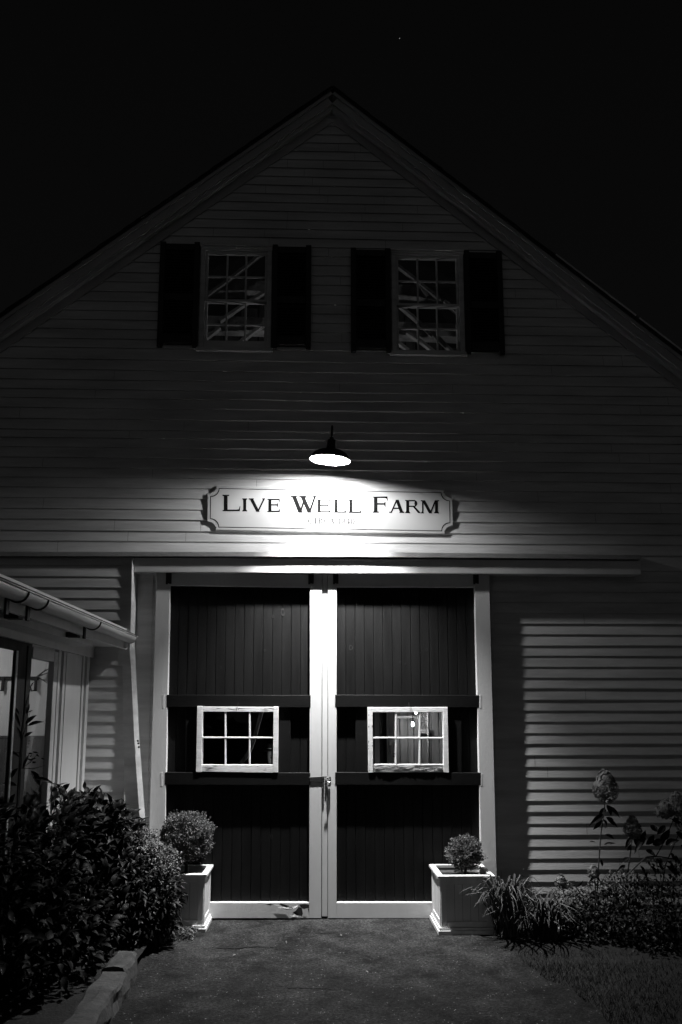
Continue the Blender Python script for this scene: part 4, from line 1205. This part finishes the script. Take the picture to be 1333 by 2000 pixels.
# ================================================================== PLANTERS
def planter(name_label, x0, x1, q0, q1, h, lit_side):
    t = empty('planter', ((x0+x1)/2, -(q0+q1)/2, 0), name_label, 'planter', 'white box planters beside the doors')
    m = MB()
    th = .02
    hb = h-.022
    m.box(x0+.012, x1-.012, q0+.012, q0+.012+th, .05, hb); m.box(x0+.012, x1-.012, q1-.012-th, q1-.012, .05, hb)
    m.box(x0+.012, x0+.012+th, q0+.033, q1-.033, .05, hb); m.box(x1-.012-th, x1-.012, q0+.033, q1-.033, .05, hb)
    m.build('box', M['planter'], t)
    # corner stiles and rails stand proud; vertical board seams show in the panels
    m = MB(); w = .05; p = .008
    for (a, b) in ((x0+.012, x0+.012+w), (x1-.012-w, x1-.012)):
        m.bbox(a, b, q1-.013, q1-.012+p, .052, hb-.001, .002)
    m.bbox(x0+.013+w, x1-.013-w, q1-.013, q1-.0125+p, hb-.05, hb-.002, .002); m.bbox(x0+.013+w, x1-.013-w, q1-.013, q1-.0125+p, .053, .10, .002)
    for X, s_ in ((x0+.012, -1), (x1-.012, 1)):
        xa, xb = (X-p, X+.001) if s_ < 0 else (X-.001, X+p)
        for (a, b) in ((q0+.012, q0+.062), (q1-.062, q1-.0125)): m.box(xa, xb, a, b, .052, hb-.001)
        m.box(xa+.0007, xb-.0007, q0+.0625, q1-.0625, hb-.05, hb-.002); m.box(xa+.0007, xb-.0007, q0+.0625, q1-.0625, .053, .10)
    m.build('frame', M['planter'], t)
    m = MB()
    for k in range(1, 5):
        xx = x0+.062+(x1-x0-.124)*k/5; m.box(xx-.0012, xx+.0012, q1-.0118, q1-.0112, .10, hb-.05)
        qq = q0+.062+(q1-q0-.124)*k/5
        for X in (x0+.0108, x1-.0118): m.box(X, X+.001, qq-.0012, qq+.0012, .10, hb-.05)
    m.each('seam', M['wood'], t)
    m = MB(); e = .014                                  # rim, mitred
    R0 = [(x0-e, q0-e), (x1+e, q0-e), (x1+e, q1+e), (x0-e, q1+e)]; w = .048
    R1 = [(x0-e+w, q0-e+w), (x1+e-w, q0-e+w), (x1+e-w, q1+e-w), (x0-e+w, q1+e-w)]
    m.loft([[(x, -q, h-.022) for x, q in R1], [(x, -q, h-.022) for x, q in R0], [(x, -q, h-.004) for x, q in R0], [(x+(.004 if x < (x0+x1)/2 else -.004), -(q+(.004 if q < (q0+q1)/2 else -.004)), h) for x, q in R0], [(x, -q, h) for x, q in R1], [(x, -q, h-.022) for x, q in R1]])
    m.build('rim', M['planter'], t)
    m = MB()                                             # base skirt, two steps
    for e2, za, zb_ in ((.016, 0, .030), (.006, .030, .052)):
        m.loft([[(x, -q, z) for x, q in ((x0-e2, q0-e2), (x1+e2, q0-e2), (x1+e2, q1+e2), (x0-e2, q1+e2))] for z in (za, zb_)], True, True)
    m.build('base', M['planter'], t)
    m = MB(); n = 10
    for i in range(n):
        for j in range(n):
            def s3(a, b):
                x = x0+.033+(x1-x0-.066)*a/n; q = q0+.033+(q1-q0-.066)*b/n
                return (x, -q, h-.06+.022*noise.noise(Vector((x*14, q*14, 3))))
            m.face([s3(i, j), s3(i+1, j), s3(i+1, j+1), s3(i, j+1)])
    m.build('soil', M['soil'], t)
    return t
planter('white box planter left of the doors, half hidden by the bush', -1.40, -.935, .07, .47, .47, 1)
planter('white box planter right of the doors, in front of the right stile', 1.038, 1.495, .12, .60, .47, -1)

def topiary(label, c, r, zsoil, n, flat=.92, name='boxwood_ball', ragged=.13):
    t = empty(name, (c.x, c.y, zsoil), label, 'topiary', 'clipped boxwood balls in the planters')
    m = MB(); rr = random.Random(int(c.x*1000))
    # trunk and forking limbs inside
    m.tube([Vector((c.x, c.y, zsoil-.02)), Vector((c.x+.006, c.y, (zsoil+c.z)/2)), Vector((c.x, c.y, c.z-.02))], [.014, .012, .008], 8)
    for k in range(26):
        d = rvec(); d.z = abs(d.z)*.9-.2
        m.tube([Vector((c.x, c.y, c.z-r*.45)), c+Vector((d.x, d.y, d.z))*r*.45, c+Vector((d.x, d.y, d.z))*r*.85], [.006, .004, .0015], 5)
    m.build('trunk', M['bark'], t)
    m = MB()
    for k in range(n):
        u = rvec()
        lump = 1+ragged*1.3*noise.noise(u*2.2+c)+ragged*1.2*noise.noise(u*6+c)+(rnd(.03, .2) if rnd(0, 1) < .05 else 0)
        base = c+Vector((u.x, u.y, u.z*flat))*r*lump*(rnd(.62, 1.0) if rnd(0, 1) < .5 else rnd(.86, 1.02))
        if u.z < -.55 and rnd(0, 1) < .5: continue
        # each sprig carries several opposite leaf pairs
        d = (u+rvec()*.5+Vector((0, 0, .35))).normalized()
        for j in range(3):
            p = base+d*(.011*j)
            for s_ in (0, 1):
                ld = (d*.8+rvec()*.9).normalized(); m.leaf(p, ld, rvec(), rnd(.011, .018), rnd(.006, .009), 0, .15, .1)
    m.build('crown', M['box'], t)
    return t
c1 = W(365, 1634, .27); topiary('clipped boxwood ball rising above the left planter', c1, .208, .41, 5600)
c2 = W(908, 1668, .36); topiary('smaller rough boxwood ball sitting low in the right planter', c2, .128, .41, 2400, .95, ragged=.26)
# short weeds at the rims
m = MB()
for k in range(60):
    p = Vector((rnd(-1.2, -1.0), -rnd(.30, .42), .415)) if k < 40 else Vector((rnd(1.30, 1.45), -rnd(.45, .55), .42))
    m.leaf(p, (rvec()+Vector((0, 0, 1.2))), rvec(), rnd(.02, .05), .006)
# ================================================================== SHRUBS
def bush(name, label, cat, clumps, mat, leafL, leafW, n, stems=12, group=None, basez=.07, petals=None, droop=.3, upb=.25):
    c0 = clumps[0][0]
    t = empty(name, (c0.x, c0.y, basez), label, cat, group)
    m = MB(); vol = [r[0]*r[1]*r[2] for _, r in clumps]; tot = sum(v**.67 for v in vol)
    for (c, r), v in zip(clumps, vol):
        k = int(n*v**.67/tot)
        for _ in range(k):
            u = rvec()
            lump = 1+.22*noise.noise(u*2.0+c*3)+.14*noise.noise(u*5+c*5)
            f = rnd(.80, 1.04) if rnd(0, 1) < .65 else rnd(.35, .85)
            p = c+Vector((u.x*r[0], u.y*r[1], u.z*r[2]))*f*lump
            if p.z < basez: continue
            d = (Vector((u.x/r[0], u.y/r[1], u.z/r[2])).normalized()*.9+rvec()*.7+Vector((0, 0, upb))).normalized()
            nn = (Vector((0, 0, 1))+u*.5+rvec()*.5).normalized()
            L_ = rnd(*leafL)
            m.leaf(p, d, nn, L_, L_*rnd(*leafW), 0, .18, rnd(.1, droop+.2))
    m.build('foliage', mat, t, True)
    m = MB()
    for (c, r) in clumps:
        for _ in range(stems):
            u = rvec(); u.z = abs(u.z)
            e_ = c+Vector((u.x*r[0], u.y*r[1], u.z*r[2]))*.85
            b_ = Vector((c.x+rnd(-.1, .1), c.y+rnd(-.1, .1), basez-.02))
            m.tube([b_, b_.lerp(e_, .5)+Vector((0, 0, .04)), e_], [.007, .005, .002], 5)
    m.build('stem', M['bark'], t)
    if petals:
        m = MB()
        for p, r, k in petals:
            for _ in range(k):
                u = rvec(); m.leaf(p+u*r*rnd(.8, 1.05), (u+rvec()).normalized(), u, .012, .011, 0, .0, .0)
        m.build('blossom', M['petal'], t)
    return t
V = Vector
# large-leaved hydrangea under the wing windows
bush('hydrangea_bush', 'tall broad-leaved bush under the windows of the left wing', 'bush',
     [(W(165, 1635, .62), (.30, .30, .34)), (W(215, 1640, .62), (.26, .28, .30)), (W(100, 1640, .95), (.34, .34, .34)), (W(190, 1760, .8), (.42, .36, .50))],
     M['leaf'], (.06, .115), (.42, .55), 3600, 14)
bush('hydrangea_bush', 'broad-leaved bush filling the lower left corner, shade painted into its leaves', 'bush',
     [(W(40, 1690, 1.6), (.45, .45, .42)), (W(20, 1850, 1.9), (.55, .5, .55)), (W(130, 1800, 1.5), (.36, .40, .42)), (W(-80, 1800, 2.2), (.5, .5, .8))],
     M['shadeleaf'], (.05, .12), (.38, .55), 4200, 12)
# small-leaved shrub against the left planter
sm = [(W(275, 1655, .66), (.17, .17, .15)), (W(315, 1682, .66), (.15, .16, .13)), (W(290, 1720, .72), (.20, .18, .20)), (W(335, 1700, .62), (.06, .06, .05))]
bush('spirea_bush', 'fine-leaved shrub spilling over the edge of the left planter', 'bush', sm, M['small'], (.014, .026), (.5, .65), 7000, 10, upb=.4)
bush('peony_bush', 'low shrub with pointed drooping leaves at the drive edge', 'bush',
     [(W(305, 1755, .85), (.17, .17, .20)), (W(255, 1790, .95), (.22, .22, .26)), (W(300, 1800, .85), (.18, .16, .16)), (W(240, 1720, .9), (.20, .2, .22)), (W(325, 1745, .72), (.12, .12, .15))],
     M['leaf'], (.05, .085), (.28, .38), 2400, 10, droop=.5, upb=.0)
# weeds at the foot of the left planter
m = MB()
for k in range(420):
    p = V((rnd(-1.30, -.98), -rnd(.52, .72), rnd(.0, .05))); 
    m.leaf(p, (rvec()+V((0, 0, .9))), rvec(), rnd(.015, .035), rnd(.008, .014))
tag(m.build('weeds', M['small']), 'small weeds at the foot of the left planter', 'weeds', kind='stuff')

# tall lily stalk in front of the wing window
def stalk():
    q = 1.9
    pts = [(33, 1600), (36, 1540), (40, 1480), (44, 1420), (50, 1380), (57, 1355), (63, 1335)]
    b = W(33, 1600, q)
    t = empty('lily_stalk', (b.x, b.y, .07), 'tall leafy lily stalk in front of the wing window', 'plant')
    P = [V((b.x-.02, b.y, .05))]+[W(x, y, q) for x, y in pts]
    m = MB(); m.tube(P, [.008, .008, .0075, .007, .006, .005, .003, .002], 7)
    for a, c in (((44, 1440), (60, 1388)), ((44, 1500), (76, 1470)), ((42, 1500), (88, 1495)), ((42, 1470), (12, 1462))):
        m.tube([W(*a, q), W((a[0]+c[0])/2, (a[1]+c[1])/2+4, q), W(*c, q)], [.003, .0025, .0012], 5)
    m.build('stem', M['bark'], t)
    m = MB()
    for a, c, w in (((50, 1415), (72, 1395), .030), ((54, 1418), (86, 1408), .028), ((48, 1440), (65, 1428), .024), ((40, 1420), (20, 1376), .022), ((42, 1445), (33, 1418), .022), ((38, 1395), (22, 1378), .020),
                    ((52, 1395), (58, 1373), .022), ((40, 1480), (8, 1462), .020), ((60, 1505), (80, 1535), .045), ((66, 1520), (108, 1530), .032), ((36, 1500), (22, 1520), .030), ((34, 1535), (0, 1530), .035), ((45, 1500), (58, 1470), .02), ((30, 1550), (12, 1585), .04),
                    ((60, 1343), (67, 1330), .010), ((55, 1392), (66, 1387), .010), ((85, 1408), (87, 1416), .006)):
        A, B = W(*a, q), W(*c, q-.04); m.leaf(A, B-A, V((.3, -.8, .6)), (B-A).length, w, 0, .2, .12)
    for k in range(14):
        p = W(rnd(58, 82), rnd(1468, 1490), q); m.leaf(p, rvec(), rvec(), .03, .012)
    m.build('foliage', M['leaf'], t)
stalk()

# ---- right-hand bed: panicle hydrangea, dead flower heads, daylily, low mounds
def panicle(m, c, rx, rz, n, tilt=(0, 0)):
    for _ in range(n):
        u = rvec(); w = .55+.45*min(1, max(0, (.75-u.z)))  # narrower top
        p = c+V((u.x*rx*w+tilt[0]*u.z*rz, u.y*rx*w, u.z*rz))*1
        p += rvec()*.008
        for k in range(4):
            a = k*PI/2+rnd(0, 1); s_ = u.cross(V((.2, .3, .9))).normalized(); s2 = u.cross(s_).normalized()
            d = s_*math.cos(a)+s2*math.sin(a)
            m.leaf(p, d+u*.3, u, .011, .011, 0, .0, .0)
def flower_plant(label, heads, stems, leaves, q, name='hydrangea_plant', mat='leaf'):
    b = stems[0][0]
    t = empty(name, (W(*b, q).x, -q, .02), label, 'flower')
    m = MB()
    for s_ in stems:
        P = [W(x, y, q) for x, y in s_]; m.tube(P, [.0065-.003*i/(len(P)-1) for i in range(len(P))], 6)
    m.build('stem', M['bark'], t)
    m = MB()
    for (x, y, rx, ry, n) in heads:
        c = W(x, y, q); panicle(m, c, rx/205., ry/205., n)
    m.build('flower_head', M['petal'], t)
    # inner core keeps the head from being see-through
    m = MB()
    for a, c, w in leaves:
        A, B = W(*a, q+rnd(-.03, .03)), W(*c, q+rnd(-.06, .08)); m.leaf(A, B-A, V((rnd(-.4, .4), -.9, .5)), (B-A).length, w, 0, .18, .15)
    m.build('foliage', M[mat], t)
flower_plant('tall hydrangea stem with one large cone-shaped flower head', [(1183, 1535, 22, 29, 900)],
             [[(1166, 1765), (1169, 1700), (1174, 1630), (1180, 1590), (1184, 1550)]],
             [((1182, 1578), (1170, 1600), .05), ((1186, 1572), (1195, 1592), .05), ((1190, 1575), (1211, 1595), .035), ((1180, 1590), (1152, 1612), .05), ((1176, 1596), (1160, 1622), .04), ((1184, 1596), (1202, 1612), .05), ((1178, 1600), (1186, 1620), .04), ((1190, 1600), (1208, 1616), .025), ((1182, 1630), (1202, 1638), .03),
              ((1180, 1650), (1202, 1646), .025), ((1174, 1678), (1178, 1694), .02), ((1164, 1645), (1150, 1643), .012)], .62)
flower_plant('shorter hydrangea stem with a medium flower head beside the tall one', [(1236, 1616, 15, 19, 520)],
             [[(1224, 1720), (1230, 1680), (1234, 1650), (1236, 1625)]],
             [((1232, 1636), (1222, 1656), .035), ((1238, 1636), (1250, 1660), .035), ((1230, 1675), (1212, 1684), .03), ((1222, 1690), (1207, 1700), .032), ((1232, 1648), (1226, 1664), .03), ((1240, 1645), (1262, 1638), .03)], .66)
flower_plant('hydrangea with a wide flower head at the right picture edge', [(1300, 1580, 14, 16, 380), (1322, 1570, 18, 20, 420), (1288, 1584, 8, 9, 120), (1340, 1600, 20, 24, 400)],
             [[(1222, 1712), (1245, 1690), (1262, 1674), (1282, 1672), (1300, 1640), (1318, 1595)], [(1262, 1674), (1290, 1673), (1330, 1680)], [(1290, 1760), (1300, 1690), (1330, 1620)]],
             [((1250, 1655), (1262, 1620), .05), ((1262, 1650), (1280, 1630), .05), ((1275, 1650), (1300, 1640), .06), ((1290, 1640), (1310, 1620), .06), ((1300, 1650), (1326, 1640), .06), ((1285, 1625), (1270, 1610), .05), ((1300, 1612), (1284, 1630), .05), ((1320, 1625), (1335, 1640), .06), ((1310, 1665), (1318, 1680), .03),
              ((1320, 1670), (1322, 1690), .03), ((1290, 1675), (1290, 1697), .022), ((1308, 1680), (1316, 1696), .022), ((1250, 1690), (1262, 1710), .03), ((1255, 1640), (1240, 1665), .04), ((1312, 1600), (1335, 1610), .05), ((1270, 1690), (1285, 1715), .04), ((1262, 1660), (1282, 1672), .04), ((1330, 1650), (1345, 1670), .06), ((1300, 1690), (1330, 1720), .05)], .72)
flower_plant('small round dried flower head low against the clapboards, nearer the tall stem', [(1159, 1703, 10, 11, 230)], [[(1163, 1780), (1164, 1740), (1160, 1710)]],
             [((1160, 1712), (1152, 1722), .02), ((1164, 1712), (1174, 1722), .02), ((1163, 1740), (1150, 1750), .02)], .66, 'dried_flower')
flower_plant('small round dried flower head nearest the daylily clump', [(1096, 1722, 10, 11, 230), (1106, 1727, 9, 7, 60)], [[(1145, 1775), (1138, 1750), (1122, 1728), (1104, 1724)]],
             [((1104, 1724), (1124, 1720), .012), ((1125, 1732), (1140, 1722), .015), ((1110, 1726), (1118, 1733), .03)], .70, 'dried_flower')
bush('shrub_mound', 'low dark shrub mound under the hydrangea stems at the right', 'bush',
     [(W(1180, 1800, .75), (.30, .26, .22)), (W(1250, 1790, .85), (.34, .3, .26)), (W(1320, 1770, .9), (.34, .3, .36)), (W(1140, 1815, .75), (.18, .2, .17)), (W(1290, 1850, 1.0), (.30, .25, .16))],
     M['leaf'], (.030, .055), (.4, .55), 3000, 10, basez=.02)
bush('shrub_mound', 'small leafy mound between the daylily and the hydrangea stems', 'bush',
     [(W(1120, 1775, .55), (.20, .16, .15)), (W(1170, 1765, .55), (.22, .16, .16)), (W(1220, 1740, .55), (.2, .15, .16))],
     M['small'], (.020, .038), (.4, .6), 2200, 8, basez=.02)
def daylily(label, cx, cy, n, R_, hgt, seed):
    rr = random.Random(seed)
    t = empty('daylily', (cx, cy, .01), label, 'plant', 'daylily clumps by the right planter')
    m = MB()
    for k in range(n):
        a = rr.uniform(0, 2*PI); b = V((cx+rr.gauss(0, .05), cy+rr.gauss(0, .04), .02))
        out = rr.uniform(.25, 1)*R_; h = hgt*rr.uniform(.55, 1.05); w = rr.uniform(.014, .023)
        d = V((math.cos(a), math.sin(a), 0)); sd_ = V((-d.y, d.x, 0)); tw = rr.uniform(-.5, .5)
        P = []
        n_ = 9
        for i in range(n_+1):
            f = i/n_
            r_ = out*(f**1.35); z = h*math.sin(min(f*1.75, 2.55))*(.95)+.0
            if f > .7: z -= (f-.7)*h*rr.uniform(.6, 1.1)
            P.append(b+d*r_+V((0, 0, max(z, .005)))+sd_*tw*f*f*.08)
        l, c_, r2 = [], [], []
        for i, p in enumerate(P):
            ww = w*(1-(i/n_)**3)*(.6+.4*min(1, i/2)); l.append(p+sd_*ww*.5+V((0, 0, ww*.35))); c_.append(p); r2.append(p-sd_*ww*.5+V((0, 0, ww*.35)))
        m.loft([l, c_, r2], closed=False)
    m.build('foliage', M['blade'], t)
daylily('arching daylily clump right against the right planter', W(990, 1810, .70).x, -.72, 130, .46, .50, 5)
daylily('second daylily clump further along the bed from the planter', W(1060, 1820, .72).x, -.78, 120, .42, .38, 8)
# mown grass at the bottom right and along the bed
m = MB(); rr = random.Random(4)
for k in range(16000):
    q = rr.uniform(.95, 3.6); x = edge(-q)-.04+abs(rr.gauss(0, .8))
    if x > 5: continue
    if q < 1.35 and rr.random() < .5: continue
    p = V((x, -q, -.008)); d = (V((rr.uniform(-1, 1), rr.uniform(-1, 1), rr.uniform(.8, 2)))).normalized(); L_ = rr.uniform(.018, .045)
    s_ = V((rr.uniform(-1, 1), rr.uniform(-1, 1), 0)).normalized()*.0022
    m.face([p-s_, p+s_, p+d*L_])
tag(m.build('grass', M['grass']), 'short grass to the right of the drive', 'grass', kind='stuff')

# a few dead leaves and chips of bark lying on the drive
rr = random.Random(12)
LEAFL = ['dead leaf on the drive beside the long crack', 'dead leaf close to the rotten corner of the left door', 'dead leaf on the drive left of centre, below the crack', 'dead leaf on the drive beside the tip of the bush shadow',
         'dead leaf just in front of the foot of the right door', 'dead leaf next to the kerb stone end on the drive', 'dead leaf alone in the middle of the drive', 'dead leaf in front of the right planter']
for k, (x, y) in enumerate(((560, 1843), (598, 1803), (455, 1868), (385, 1880), (668, 1828), (350, 1893), (720, 1900), (830, 1850))):
    m = MB(); p = G(x, y, .006)
    m.leaf(p, V((rr.uniform(-1, 1), rr.uniform(-1, 1), .12)), V((0, 0, 1)), rr.uniform(.02, .038), rr.uniform(.012, .02), 0, .3, -.1)
    tag(m.build('fallen_leaf', M['bark'] if k % 2 else M['small'], origin=p), LEAFL[k], 'leaf', 'dead leaves scattered on the drive')
# ================================================================== KERB STONES at the left of the drive
def stone(label, x0, x1, q0, q1, h, seed):
    m = MB(); rr = random.Random(seed); n = 14; k = 5
    ring = []
    for i in range(n+1):
        q = q0+(q1-q0)*i/n
        pr = [(x0, -.02), (x0+.005, h*.9), (x0+.02, h), ((x0+x1)/2, h+.004), (x1-.025, h-.002), (x1-.006, h*.86), (x1, h*.4), (x1+.006, -.02)]
        ring.append([V((x+.030*noise.noise(V((q*5+seed, x*9, z*9))), -q, z+.022*noise.noise(V((q*6, x*8, z*7+seed))) if z > 0 else z)) for x, z in pr])
    m.loft(ring, True, True)
    tag(m.build('kerb_stone', M['stone'], origin=((x0+x1)/2, -(q0+q1)/2, 0), smooth=False), label, 'kerb stone', 'kerb stones along the left edge of the drive')
stone('short kerb stone nearest the bush, its top half under leaves', -1.42, -1.245, 1.49, 1.86, .15, 1)
stone('long kerb stone in the lower left corner', -1.41, -1.225, 1.885, 2.75, .135, 2)
# ================================================================== STAR
m = MB(); d = ray(781, 75).normalized(); c = V((0, -D, HC))+d*900
m.lathe([(.001, -.42), (.3, -.3), (.42, 0), (.3, .3), (.001, .42)], 10, Matrix.Translation(c))
tag(m.build('star', emit('star_light', .22), origin=c), 'single faint star in the dark sky above the ridge', 'star')
